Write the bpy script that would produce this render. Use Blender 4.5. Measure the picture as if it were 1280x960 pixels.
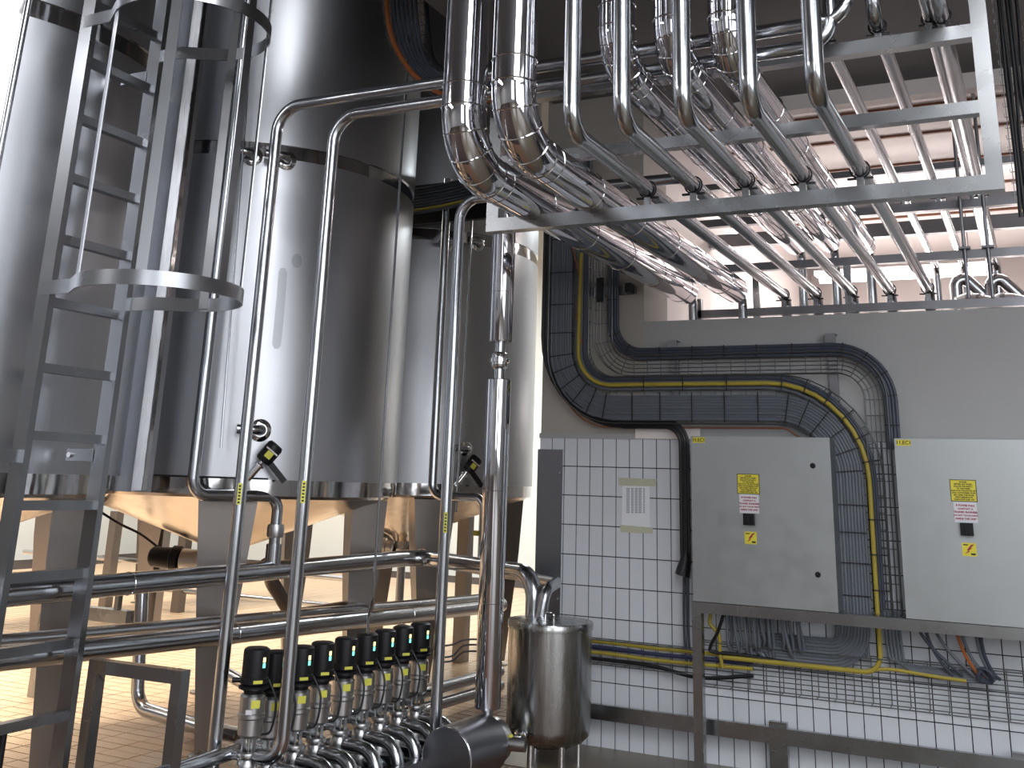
import bpy, bmesh, math, random
from mathutils import Vector, Matrix
random.seed(7)
for o in list(bpy.data.objects): bpy.data.objects.remove(o)
SC = bpy.context.scene
COL = SC.collection

# ------------------------------------------------------------------ camera
CR = ((0.896344, -0.032004, 0.442203), (-0.096619, 0.959320, 0.265275), (-0.432704, -0.280503, 0.856788))
CAM = Vector((3.1292, -7.1928, 1.6786))
FPX, PX, PY = 1300.0, 640.0, 222.0
cd = bpy.data.cameras.new('camera'); co = bpy.data.objects.new('camera', cd); COL.objects.link(co)
right = Vector((CR[0][0], CR[0][2], -CR[0][1])); down = Vector((CR[1][0], CR[1][2], -CR[1][1])); fwd = Vector((CR[2][0], CR[2][2], -CR[2][1]))
m3 = Matrix((right, -down, -fwd)).transposed()
co.matrix_world = Matrix.Translation(CAM) @ m3.to_4x4()
cd.sensor_width = 36.0; cd.sensor_fit = 'HORIZONTAL'; cd.lens = 36.0 * FPX / 1280.0
cd.shift_y = -(480.0 - PY) / 1280.0; cd.clip_start = 0.05; cd.clip_end = 200
SC.camera = co

# ------------------------------------------------------------------ world, lamps, exposure
w = bpy.data.worlds.new('world'); SC.world = w; w.use_nodes = True
w.node_tree.nodes['Background'].inputs[0].default_value = (0.9, 0.93, 1.0, 1)
w.node_tree.nodes['Background'].inputs[1].default_value = 0.05
SC.view_settings.view_transform = 'Standard'; SC.view_settings.look = 'None'
SC.view_settings.exposure = 0.06; SC.view_settings.gamma = 1.0; SC.view_settings.use_curve_mapping = False

def area(name, loc, target, sx, sy, power, col=(1, 1, 1)):
    l = bpy.data.lights.new(name, 'AREA'); l.shape = 'RECTANGLE'; l.size = sx; l.size_y = sy; l.energy = power; l.color = col
    o = bpy.data.objects.new(name, l); COL.objects.link(o); o.location = loc
    o.rotation_euler = (Vector(target) - Vector(loc)).to_track_quat('-Z', 'Y').to_euler(); return o
area('assumed_window_light', (8.8, -9.6, 3.6), (0.0, -9.2, 3.4), 8.0, 5.6, 430, (0.92, 0.95, 1.0))  # assumed window light beside the camera, added for tank reflections; no window built
area('assumed_window_light', (5.6, -15.8, 3.8), (5.0, 0.0, 3.4), 3.0, 5.6, 200, (0.92, 0.95, 1.0))  # second assumed light, behind the camera, added for bright strips on the pipes
area('assumed_hall_or_fill_lamp', (-5.2, -1.0, 5.6), (-5.2, -1.0, 0), 1.2, 7.0, 780, (1.0, 0.92, 0.78))  # assumed hall lamp, added to brighten the floor behind the tanks
area('assumed_hall_or_fill_lamp', (-9.5, 3.0, 5.6), (-9.5, 3.0, 0), 1.2, 7.0, 760, (1.0, 0.92, 0.80))  # another assumed lamp, added deeper in the hall
area('assumed_hall_or_fill_lamp', (-2.3, 6.4, 5.6), (-2.3, 6.4, 0), 5.0, 1.0, 520, (0.90, 0.98, 1.0))  # assumed lamp, added to light the far hall wall mirrored in the tanks
area('assumed_aisle_lamp', (4.2, -6.4, 6.6), (2.2, -1.4, 0), 2.4, 5.0, 430, (0.95, 0.97, 1.0))  # assumed lamp above the aisle, added to light the tiled wall side
area('assumed_hall_or_fill_lamp', (-5.5, -10.5, 5.8), (-5.5, -10.5, 0), 1.2, 6.0, 420, (0.97, 0.97, 1.0))  # fill lamp added at the front left to lift the ambient light
area('assumed_next_room_lamp', (1.9, 3.2, 4.4), (1.9, 3.2, 0), 3.4, 0.5, 200, (1.0, 0.90, 0.86))  # assumed lamp, added to brighten the next room
area('assumed_next_room_lamp', (1.9, 5.6, 2.6), (1.9, 3.0, 4.6), 3.4, 0.5, 80, (1.0, 0.90, 0.86))  # assumed lamp aimed up, added to brighten the next room ceiling

# ------------------------------------------------------------------ helpers
def ray(px, py):
    d = ((px - PX) / FPX, (py - PY) / FPX, 1.0)
    return right * d[0] + down * d[1] + fwd * d[2]
def V(px, py, X=None, Y=None, Z=None):
    """the point of the place that the photograph shows at (px, py), on a known plane"""
    d = ray(px, py)
    k, c = (0, X) if X is not None else (1, Y) if Y is not None else (2, Z)
    return CAM + d * ((c - CAM[k]) / d[k])

MATS = {}
def nt(name):
    m = bpy.data.materials.new(name); m.use_nodes = True; t = m.node_tree
    MATS[name] = m; return m, t, t.nodes['Principled BSDF']
def metal(name, col, rough, var=0.06, scale=(6, 6, 1.2), bump=0.0, bscale=4.0, stain=0.0):
    m, t, b = nt(name); N = t.nodes; L = t.links
    b.inputs['Metallic'].default_value = 1.0
    tc = N.new('ShaderNodeTexCoord'); mp = N.new('ShaderNodeMapping'); mp.inputs['Scale'].default_value = scale
    L.new(tc.outputs['Object'], mp.inputs['Vector'])
    no = N.new('ShaderNodeTexNoise'); no.inputs['Scale'].default_value = 3.0; no.inputs['Detail'].default_value = 4.0
    L.new(mp.outputs['Vector'], no.inputs['Vector'])
    mr = N.new('ShaderNodeMapRange'); mr.inputs['From Min'].default_value = 0.3; mr.inputs['From Max'].default_value = 0.7
    mr.inputs['To Min'].default_value = max(0.02, rough - var); mr.inputs['To Max'].default_value = rough + var
    L.new(no.outputs['Fac'], mr.inputs['Value']); L.new(mr.outputs['Result'], b.inputs['Roughness'])
    mx = N.new('ShaderNodeMix'); mx.data_type = 'RGBA'
    mx.inputs['A'].default_value = (*[c * (1 - stain) for c in col], 1); mx.inputs['B'].default_value = (*col, 1)
    L.new(no.outputs['Fac'], mx.inputs['Factor']); L.new(mx.outputs['Result'], b.inputs['Base Color'])
    if bump:
        n2 = N.new('ShaderNodeTexNoise'); n2.inputs['Scale'].default_value = bscale; n2.inputs['Detail'].default_value = 1.0
        L.new(mp.outputs['Vector'], n2.inputs['Vector'])
        bp = N.new('ShaderNodeBump'); bp.inputs['Strength'].default_value = bump; bp.inputs['Distance'].default_value = 0.02
        L.new(n2.outputs['Fac'], bp.inputs['Height']); L.new(bp.outputs['Normal'], b.inputs['Normal'])
    return m
def plain(name, col, rough=0.5, var=0.08, scale=8.0, spec=0.5, coat=0.0):
    m, t, b = nt(name); N = t.nodes; L = t.links
    tc = N.new('ShaderNodeTexCoord'); no = N.new('ShaderNodeTexNoise'); no.inputs['Scale'].default_value = scale; no.inputs['Detail'].default_value = 5
    L.new(tc.outputs['Object'], no.inputs['Vector'])
    mx = N.new('ShaderNodeMix'); mx.data_type = 'RGBA'
    mx.inputs['A'].default_value = (*[c * (1 - var) for c in col], 1); mx.inputs['B'].default_value = (*[min(1, c * (1 + var)) for c in col], 1)
    L.new(no.outputs['Fac'], mx.inputs['Factor']); L.new(mx.outputs['Result'], b.inputs['Base Color'])
    b.inputs['Roughness'].default_value = rough; b.inputs['Specular IOR Level'].default_value = spec; b.inputs['Coat Weight'].default_value = coat
    return m
def emit(name, col, s):
    m, t, b = nt(name); b.inputs['Base Color'].default_value = (*col, 1)
    b.inputs['Emission Color'].default_value = (*col, 1); b.inputs['Emission Strength'].default_value = s; return m
TANK = metal('brushed_tank_steel', (0.56, 0.57, 0.60), 0.36, 0.03, (2, 2, 0.35), 0.0, 2.0, 0.10)
DARKER = metal('darker_tank_steel', (0.40, 0.41, 0.43), 0.42, 0.03)  # darker, slightly rougher steel for two patches on the middle tank
BAND = metal('polished_band_steel', (0.56, 0.55, 0.55), 0.10, 0.03, (3, 3, 3), 0.08, 3.0)
CONE = metal('cone_steel', (0.72, 0.66, 0.60), 0.22, 0.04, (3, 3, 3), 0.10, 2.0)
LEG = metal('leg_steel', (0.27, 0.245, 0.23), 0.38, 0.05, (6, 6, 1))
PIPE = metal('pipe_steel', (0.53, 0.55, 0.58), 0.20, 0.03, (2, 2, 2))
CLAD = metal('mirror_cladding', (0.74, 0.74, 0.78), 0.06, 0.015, (2, 2, 2), 0.035, 2.0)
FRAME = metal('square_tube_steel', (0.40, 0.41, 0.42), 0.27, 0.04, (1.2, 1.2, 1.2), 0.0, 1, 0.15)
GALV = metal('ladder_steel', (0.38, 0.39, 0.41), 0.30, 0.04, (1.5, 1.5, 1), 0.0, 1, 0.12)
VALVE = metal('valve_steel', (0.55, 0.55, 0.55), 0.33, 0.03)
VESSEL = metal('vessel_steel', (0.46, 0.46, 0.45), 0.26, 0.10, (7, 7, 1.0), 0.05, 4.0, 0.30)
WIRE = metal('wire_steel', (0.26, 0.27, 0.28), 0.45)
CHROME = metal('chrome', (0.8, 0.8, 0.8), 0.08, 0.02)
CABM = metal('cabinet_steel', (0.50, 0.525, 0.535), 0.46, 0.05, (3, 3, 3), 0.0, 1, 0.10)
PLATE = metal('plate_steel', (0.30, 0.30, 0.32), 0.40, 0.08, (3, 3, 3), 0, 1, 0.2)
BLACK = plain('black_plastic', (0.008, 0.008, 0.010), 0.45, 0.08, 8.0, 0.35)
MOTOR = metal('motor_shroud_steel', (0.26, 0.26, 0.28), 0.34, 0.03)
GREY = plain('grey_cable_sheath', (0.125, 0.140, 0.165), 0.5, 0.15)
SLATE = plain('slate_cable_sheath', (0.055, 0.065, 0.090), 0.5, 0.15)
JET = plain('black_cable_sheath', (0.008, 0.008, 0.010), 0.45)
YEL = plain('yellow_cable_sheath', (0.42, 0.33, 0.045), 0.5, 0.2)
ORANGE = plain('orange_cable_sheath', (0.40, 0.12, 0.03), 0.5)
NAVY = plain('navy_cable_sheath', (0.03, 0.035, 0.09), 0.5)
BROWN = plain('brown_cable_sheath', (0.22, 0.09, 0.05), 0.5)
STICK = plain('yellow_sticker', (0.78, 0.68, 0.06), 0.45, 0.05)
LIME = plain('lime_sticker', (0.72, 0.70, 0.10), 0.45, 0.05)
WHITE = plain('white_sticker', (0.75, 0.74, 0.78), 0.5, 0.03)
INK = plain('black_ink', (0.02, 0.02, 0.02), 0.6)
RED = plain('red_ink', (0.35, 0.03, 0.06), 0.6)
GREYINK = plain('grey_ink', (0.34, 0.37, 0.42), 0.7)
PAPER = plain('paper', (0.84, 0.86, 0.90), 0.7, 0.04, 30)
TAPE = plain('masking_tape', (0.55, 0.56, 0.42), 0.65, 0.08, 40)
TILE = plain('white_glazed_tile', (0.70, 0.73, 0.78), 0.18, 0.05, 3.0)
GROUT = plain('dark_grout', (0.02, 0.02, 0.023), 0.85)
PLASTER = plain('grey_painted_plaster', (0.42, 0.42, 0.42), 0.6, 0.10, 1.6)
CREAM = plain('cream_painted_plaster', (0.44, 0.41, 0.37), 0.6, 0.06, 2.0)
PINK = plain('white_room_paint', (0.86, 0.80, 0.78), 0.55, 0.04, 1.0)
HALLW = plain('white_hall_panels', (0.84, 0.86, 0.84), 0.5, 0.04, 1.0)
CEIL = plain('dark_grey_soffit', (0.16, 0.157, 0.16), 0.8, 0.08, 1.5)
TERRA_SHADE = plain('shaded_floor_tile', (0.24, 0.135, 0.085), 0.34, 0.14, 6.0)  # terracotta darkened to paint in the shade on the floor near the valves
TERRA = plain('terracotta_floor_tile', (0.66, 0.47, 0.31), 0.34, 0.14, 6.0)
JOINT = plain('dark_floor_joint', (0.05, 0.03, 0.025), 0.8)
RESIN = plain('brown_resin_floor', (0.17, 0.14, 0.10), 0.30, 0.20, 2.2)
GLOW_Y = emit('amber_indicator', (1.0, 0.85, 0.35), 1.6)
GLOW_G = emit('teal_indicator', (0.25, 0.95, 0.80), 1.0)
TUBE_L = emit('fluorescent_tube', (1.0, 0.97, 0.93), 14.0)

class MB:
    def __init__(s): s.v = []; s.f = []; s.sm = []
    def add(s, vs, fs, smooth=False):
        n = len(s.v); s.v += [Vector(p) for p in vs]; s.f += [tuple(i + n for i in f) for f in fs]; s.sm += [smooth] * len(fs); return s
    def obox(s, c, ax, ay, az):
        c = Vector(c); ax = Vector(ax); ay = Vector(ay); az = Vector(az)
        vs = [c + ax * i + ay * j + az * k for k in (-1, 1) for j in (-1, 1) for i in (-1, 1)]
        return s.add(vs, [(0, 2, 3, 1), (4, 5, 7, 6), (0, 1, 5, 4), (2, 6, 7, 3), (0, 4, 6, 2), (1, 3, 7, 5)])
    def box(s, x0, x1, y0, y1, z0, z1):
        return s.obox(((x0 + x1) / 2, (y0 + y1) / 2, (z0 + z1) / 2), ((x1 - x0) / 2, 0, 0), (0, (y1 - y0) / 2, 0), (0, 0, (z1 - z0) / 2))
    def bar(s, p, q, a, b, up=(0, 0, 1)):
        p = Vector(p); q = Vector(q); d = (q - p); L = d.length; d /= L; up = Vector(up)
        if abs(d.dot(up)) > 0.98: up = Vector((1, 0, 0))
        x = d.cross(up).normalized(); y = x.cross(d).normalized()
        return s.obox((p + q) / 2, d * (L / 2), x * (a / 2), y * (b / 2))
    def tube(s, pts, r, n=14, caps=True, closed=False):
        pts = [Vector(p) for p in pts]; N = len(pts); T = []
        for i in range(N):
            if closed: t = pts[(i + 1) % N] - pts[i - 1]
            else: t = pts[min(i + 1, N - 1)] - pts[max(i - 1, 0)]
            T.append(t.normalized())
        u = Vector((0, 0, 1)) if abs(T[0].z) < 0.9 else Vector((1, 0, 0))
        x = T[0].cross(u).normalized(); vs = []; fs = []
        rr = r if isinstance(r, (list, tuple)) else [r] * N
        for i in range(N):
            if i: x = (x - T[i] * x.dot(T[i])).normalized()
            y = T[i].cross(x)
            for k in range(n):
                a = 2 * math.pi * k / n; vs.append(pts[i] + (x * math.cos(a) + y * math.sin(a)) * rr[i])
        M = N if closed else N - 1
        for i in range(M):
            for k in range(n):
                a = i * n + k; b = i * n + (k + 1) % n; c = ((i + 1) % N) * n + (k + 1) % n; d = ((i + 1) % N) * n + k
                fs.append((a, b, c, d))
        s.add(vs, fs, True)
        if caps and not closed:
            n0 = len(s.v) - N * n
            s.f.append(tuple(n0 + k for k in range(n))[::-1]); s.sm.append(False)
            s.f.append(tuple(n0 + (N - 1) * n + k for k in range(n))); s.sm.append(False)
        return s
    def lathe(s, prof, c, axis=(0, 0, 1), n=32, a0=0.0, a1=None):
        """prof: (radius, height) pairs along the axis from c"""
        c = Vector(c); ax = Vector(axis).normalized(); u = Vector((1, 0, 0)) if abs(ax.x) < 0.9 else Vector((0, 1, 0))
        x = (u - ax * u.dot(ax)).normalized(); y = ax.cross(x); vs = []; fs = []
        full = a1 is None
        m = n if full else n + 1
        for r, h in prof:
            for k in range(m):
                a = 2 * math.pi * k / n if full else a0 + (a1 - a0) * k / n
                vs.append(c + ax * h + (x * math.cos(a) + y * math.sin(a)) * max(r, 1e-5))
        for i in range(len(prof) - 1):
            for k in range(n):
                k2 = (k + 1) % m
                fs.append((i * m + k, i * m + k2, (i + 1) * m + k2, (i + 1) * m + k))
        return s.add(vs, fs, True)
    def ring(s, c, axis, R, r, n=28, k=6):
        c = Vector(c); ax = Vector(axis).normalized(); u = Vector((1, 0, 0)) if abs(ax.x) < 0.9 else Vector((0, 1, 0))
        x = (u - ax * u.dot(ax)).normalized(); y = ax.cross(x)
        return s.tube([c + (x * math.cos(2 * math.pi * i / n) + y * math.sin(2 * math.pi * i / n)) * R for i in range(n)], r, k, closed=True)
    def prism(s, poly, d):
        poly = [Vector(p) for p in poly]; d = Vector(d); n = len(poly)
        return s.add(poly + [p + d for p in poly], [tuple(range(n))[::-1], tuple(range(n, 2 * n))] + [(i, (i + 1) % n, n + (i + 1) % n, n + i) for i in range(n)])

def mesh(name, mb, mat, off=Vector((0, 0, 0)), ang=0.62):
    me = bpy.data.meshes.new(name); me.from_pydata([tuple(p - off) for p in mb.v], [], mb.f)
    me.polygons.foreach_set('use_smooth', mb.sm); me.update()
    bm = bmesh.new(); bm.from_mesh(me); bmesh.ops.recalc_face_normals(bm, faces=bm.faces); bm.to_mesh(me); bm.free()
    me.set_sharp_from_angle(angle=ang); me.materials.append(mat); return me
def tag(o, label, cat, group=None, kind=None):
    if label: o['label'] = label
    if cat: o['category'] = cat
    if group: o['group'] = group
    if kind: o['kind'] = kind
    return o
def thing(name, label, cat, loc, group=None):
    o = bpy.data.objects.new(name, None); o.empty_display_size = 0.1; COL.objects.link(o); o.location = loc
    return tag(o, label, cat, group)
def rootloc(p):
    l = Vector((0, 0, 0))
    while p is not None: l = l + p.location; p = p.parent
    return l
def part(name, mb, mat, parent, label=None, kind=None, ang=0.62):
    off = rootloc(parent)
    o = bpy.data.objects.new(name, mesh(name, mb, mat, off, ang)); COL.objects.link(o); o.parent = parent
    return tag(o, label, None, None, kind)
def solo(name, mb, mat, label, cat, loc, group=None, kind=None, ang=0.62):
    loc = Vector(loc); o = bpy.data.objects.new(name, mesh(name, mb, mat, loc, ang)); COL.objects.link(o); o.location = loc
    return tag(o, label, cat, group, kind)
def struct(name, mb, mat, parent=None):
    if parent: return part(name, mb, mat, parent)
    return solo(name, mb, mat, None, None, (0, 0, 0), None, 'structure')
def copytree(o, parent=None):
    c = o.copy(); COL.objects.link(c)
    if parent: c.parent = parent
    for ch in list(o.children): copytree(ch, c)
    return c
def fil(pts, r, n=8):
    """polyline with rounded corners; r is one radius or one per inner corner"""
    pts = [Vector(p) for p in pts]; out = [pts[0]]
    for i in range(1, len(pts) - 1):
        rr = r[i - 1] if isinstance(r, (list, tuple)) else r
        a = (pts[i - 1] - pts[i]); b = (pts[i + 1] - pts[i]); la = a.length; lb = b.length; a /= la; b /= lb
        th = a.angle(b)
        if th > 3.12: out.append(pts[i]); continue
        t = min(rr / math.tan(th / 2), la * 0.98, lb * 0.98); rr = t * math.tan(th / 2)
        c = pts[i] + (a + b).normalized() * (rr / math.sin(th / 2))
        p0 = pts[i] + a * t - c; p1 = pts[i] + b * t - c; w = math.pi - th
        for k in range(n + 1):
            f = k / n; out.append(c + (p0 * math.sin((1 - f) * w) + p1 * math.sin(f * w)) / math.sin(w))
    out.append(pts[-1]); return out
def smoothpath(pts, n=6):
    P = [Vector(p) for p in pts]; P = [P[0] * 2 - P[1]] + P + [P[-1] * 2 - P[-2]]; out = []
    for i in range(1, len(P) - 2):
        for k in range(n):
            t = k / n; a, b, c, d = P[i - 1:i + 3]
            out.append(0.5 * ((2 * b) + (c - a) * t + (2 * a - 5 * b + 4 * c - d) * t * t + (3 * b - a - 3 * c + d) * t ** 3))
    out.append(P[-2]); return out
def cable(name, pts, r, mat, label, group=None, n=7):
    return solo(name, MB().tube(pts, r, n), mat, label, 'cable', pts[0], group)
def text(body, size, mat, parent, origin, xdir, ydir, name='lettering', align='CENTER', fat=0.0):
    cu = bpy.data.curves.new(name, 'FONT'); cu.body = body; cu.size = size; cu.align_x = align; cu.align_y = 'CENTER'; cu.resolution_u = 2; cu.offset = fat
    to = bpy.data.objects.new(name, cu); COL.objects.link(to)
    bpy.context.view_layer.update(); me = bpy.data.meshes.new_from_object(to.evaluated_get(bpy.context.evaluated_depsgraph_get()))
    bpy.data.objects.remove(to)
    x = Vector(xdir).normalized(); y = Vector(ydir).normalized(); z = x.cross(y); off = rootloc(parent)
    M = Matrix.Translation(Vector(origin) - off) @ Matrix((x, y, z)).transposed().to_4x4(); me.transform(M)
    me.materials.clear(); me.materials.append(mat)
    o = bpy.data.objects.new(name, me); COL.objects.link(o); o.parent = parent; return o

# ------------------------------------------------------------------ setting: floor, walls, ceiling
fl = struct('floor', MB().box(-14, 9, -16, 11, -0.2, -0.006), JOINT)
mb = MB()   # tiles of the tank hall, 0.24 x 0.115, long side along x
cand = []
for j in range(-34, 78):
    for i in range(-50, 5):
        x0 = i * 0.25 + (0.0 if j % 2 else 0.0); y0 = j * 0.12
        cand.append((x0, y0))
vis = []
def project(p):
    q = Vector(p) - CAM; zc = q.dot(fwd); return (q.dot(right) / zc * FPX + PX, q.dot(down) / zc * FPX + PY, zc)
for x0, y0 in cand:
    if x0 + 0.245 > -0.72 and y0 > -0.1 and x0 > -0.35: continue
    if x0 > 1.2: continue
    a = project((x0 + .12, y0 + .06, 0))
    vis.append((0 if (0 < a[0] < 660 and a[1] < 960) else 1, a[2], x0, y0))
vis.sort()
tile_shade = mesh('floor_tile', MB().box(-0.1205, 0.1205, -0.0545, 0.0545, -0.006, 0.0), TERRA_SHADE)
mbd = MB()
tile_me = mesh('floor_tile', MB().box(-0.1205, 0.1205, -0.0545, 0.0545, -0.006, 0.0), TERRA)
for k, (fr, dd, x0, y0) in enumerate(vis):
    if k < 300:
        o = bpy.data.objects.new('floor_tile', tile_shade if x0 > -1.2 else tile_me); COL.objects.link(o); o.parent = fl
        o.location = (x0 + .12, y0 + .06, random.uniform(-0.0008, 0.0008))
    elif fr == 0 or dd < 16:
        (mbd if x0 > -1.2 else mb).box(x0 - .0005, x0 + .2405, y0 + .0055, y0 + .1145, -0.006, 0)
part('floor_tiles', mb, TERRA, fl, kind='stuff'); part('shaded_floor_tiles', mbd, TERRA_SHADE, fl, kind='stuff')
part('resin_coat', MB().box(-0.35, 9, -0.75, 0.0, -0.006, 0.004).box(1.2, 9, -16, -0.75, -0.006, 0.004), RESIN, fl)

WX0, WX1, WX2 = -0.2, 0.61, 9.0
wb = struct('wall_back', MB().box(WX0 + .005, WX2, 0.006, 0.40, -0.02, 2.0), GROUT)
part('upper_wall', MB().box(WX1, WX2, 0.006, 0.40, 2.0, 2.828), PLASTER, wb)
part('column', MB().box(WX0 + .005, WX1, 0.008, 0.55, 2.0, 4.7), CREAM, wb)
part('column_base', MB().box(WX0 + .005, WX1 - .4, 0.40, 0.55, 0.0, 2.0), CREAM, wb)
part('ledge', MB().box(WX0, 1.0, -0.012, 0.006, 1.995, 2.03), PLASTER, wb)
part('patch_board', MB().box(0.55, 1.02, -0.016, -0.012, 2.0, 2.075), PINK, wb)
wt = mesh('tile', MB().box(-0.0468, 0.0468, 0, 0.0065, -0.0968, 0.0968), TILE)
mb = MB(); cnt = 0; hidden = []
for i in range(-2, 34):
    for j in range(10):
        xc = i * 0.1 + 0.05; zc = 2.0 - 0.2 * j - 0.1
        if i < 0 and j > 0 and j < 7 and False: continue
        behind = (1.1 < xc < 1.85 or xc > 2.4) and zc > 1.1
        if behind or cnt >= 300: hidden.append((xc, zc)); continue
        cnt += 1
        o = bpy.data.objects.new('tile', wt); COL.objects.link(o); o.parent = wb
        o.location = (xc, random.uniform(-0.0006, 0.0006), zc); o.rotation_euler = (random.uniform(-.004, .004), 0, random.uniform(-.006, .006))
for xc, zc in hidden: mb.box(xc - .0468, xc + .0468, 0, .0065, zc - .0968, zc + .0968)
part('hidden_tiles', mb, TILE, wb, kind='stuff')

cl = struct('ceiling', MB().box(-0.15, 4.6, -4.1, 0.5, 4.62, 4.95), CEIL)
part('ceiling_next_room', MB().box(0.0, 9, 0.62, 7.2, 4.62, 4.95), PINK, cl)
part('edge_beam', MB().box(-0.15, 9, 0.5, 0.62, 4.50, 4.95), PINK, cl)
for y in (1.05, 1.75, 2.6, 3.5, 4.6): part('panel_joint', MB().box(0.62, 9, y, y + .035, 4.60, 4.62), BROWN, cl)
part('hall_ceiling', MB().box(-14, 9, -16, 11, 7.2, 7.5), CEIL, cl)
part('reflection_block', MB().box(-0.15, 0.0, -2.6, 7.2, 4.95, 7.2), CEIL, cl)  # wall added above the slab to block bright reflections on the farthest tank
struct('wall_next_room', MB().box(-0.2, 9, 7.2, 7.4, 0, 4.7), PINK)
mb = MB()
struct('wall_next_room_left', MB().box(0.40, 0.5, 0.55, 7.2, 0, 4.7), PINK)
struct('wall_hall_side', MB().box(0.33, 0.40, 0.55, 7.2, 0, 7.2), CEIL)
struct('wall_far', MB().box(-14, 0.35, 10.5, 10.8, 0, 7.4), HALLW)
struct('wall_left', MB().box(-14.3, -14, -16, 11, 0, 7.4), HALLW)
struct('wall_front', MB().box(-14, 9, -16.4, -16, 0, 7.4), PLASTER)
struct('wall_right', MB().box(9, 9.3, -16, 8, 0, 7.2), PLASTER)

g = thing('corner_guard', 'dark grey steel guard plate screwed over the corner of the tiled wall', 'guard plate', (-0.1, 0, 0.02))
part('plate', MB().box(-0.205, -0.012, -0.008, -0.002, 0.02, 1.915).box(-0.211, -0.205, -0.008, 0.2, 0.02, 1.915), PLATE, g)
for z in (0.25, 0.9, 1.75): part('screw', MB().lathe([(0, 0), (.006, 0), (.005, .003), (0, .004)], (-0.03, -0.008, z), (0, -1, 0), 10), CHROME, g)

# notice taped to the tiles
n = thing('paper_notice', 'printed paper table taped to the white tiles at top and bottom', 'notice', V(795, 660, Y=-0.003))
def quad(a, b, c, d, t=0.001, y=None):
    return MB().prism([a, b, c, d], (0, -t, 0))
Yp = -0.003
part('sheet', quad(V(778, 607, Y=Yp), V(812, 608, Y=Yp), V(813, 659, Y=Yp), V(777, 657, Y=Yp)), PAPER, n)
part('tape', quad(V(773, 597, Y=Yp - .001), V(821, 599, Y=Yp - .001), V(820, 608, Y=Yp - .001), V(774, 607, Y=Yp - .001)), TAPE, n)
part('tape', quad(V(775, 656, Y=Yp - .001), V(816, 660, Y=Yp - .001), V(816, 667, Y=Yp - .001), V(776, 665, Y=Yp - .001)), TAPE, n)
mb = MB()
for x0, x1 in ((783, 787), (789, 792), (793.5, 797), (798, 802), (804, 806)):
    for y in range(610, 642, 2):
        mb.prism([V(x0, y, Y=Yp - .0012), V(x1, y, Y=Yp - .0012), V(x1, y + 1.3, Y=Yp - .0012), V(x0, y + 1.3, Y=Yp - .0012)], (0, -.0003, 0))
part('print', mb, GREYINK, n)

# ------------------------------------------------------------------ guard rail in front of the tiles
r = thing('bumper_rail', 'long flat steel bumper rail on short posts along the foot of the tiled wall', 'rail', (1.5, -0.12, 0))
part('beam', MB().box(0.0, 4.2, -0.135, -0.095, 0.195, 0.285), FRAME, r)
for x in (1.5, 2.86, 3.9):
    part('post', MB().box(x - .055, x + .055, -0.095, -0.05, 0.0, 0.31), FRAME, r)
    part('wall_bracket', MB().box(x - .04, x + .04, -0.05, 0.0, 0.2, 0.3), FRAME, r)

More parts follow.
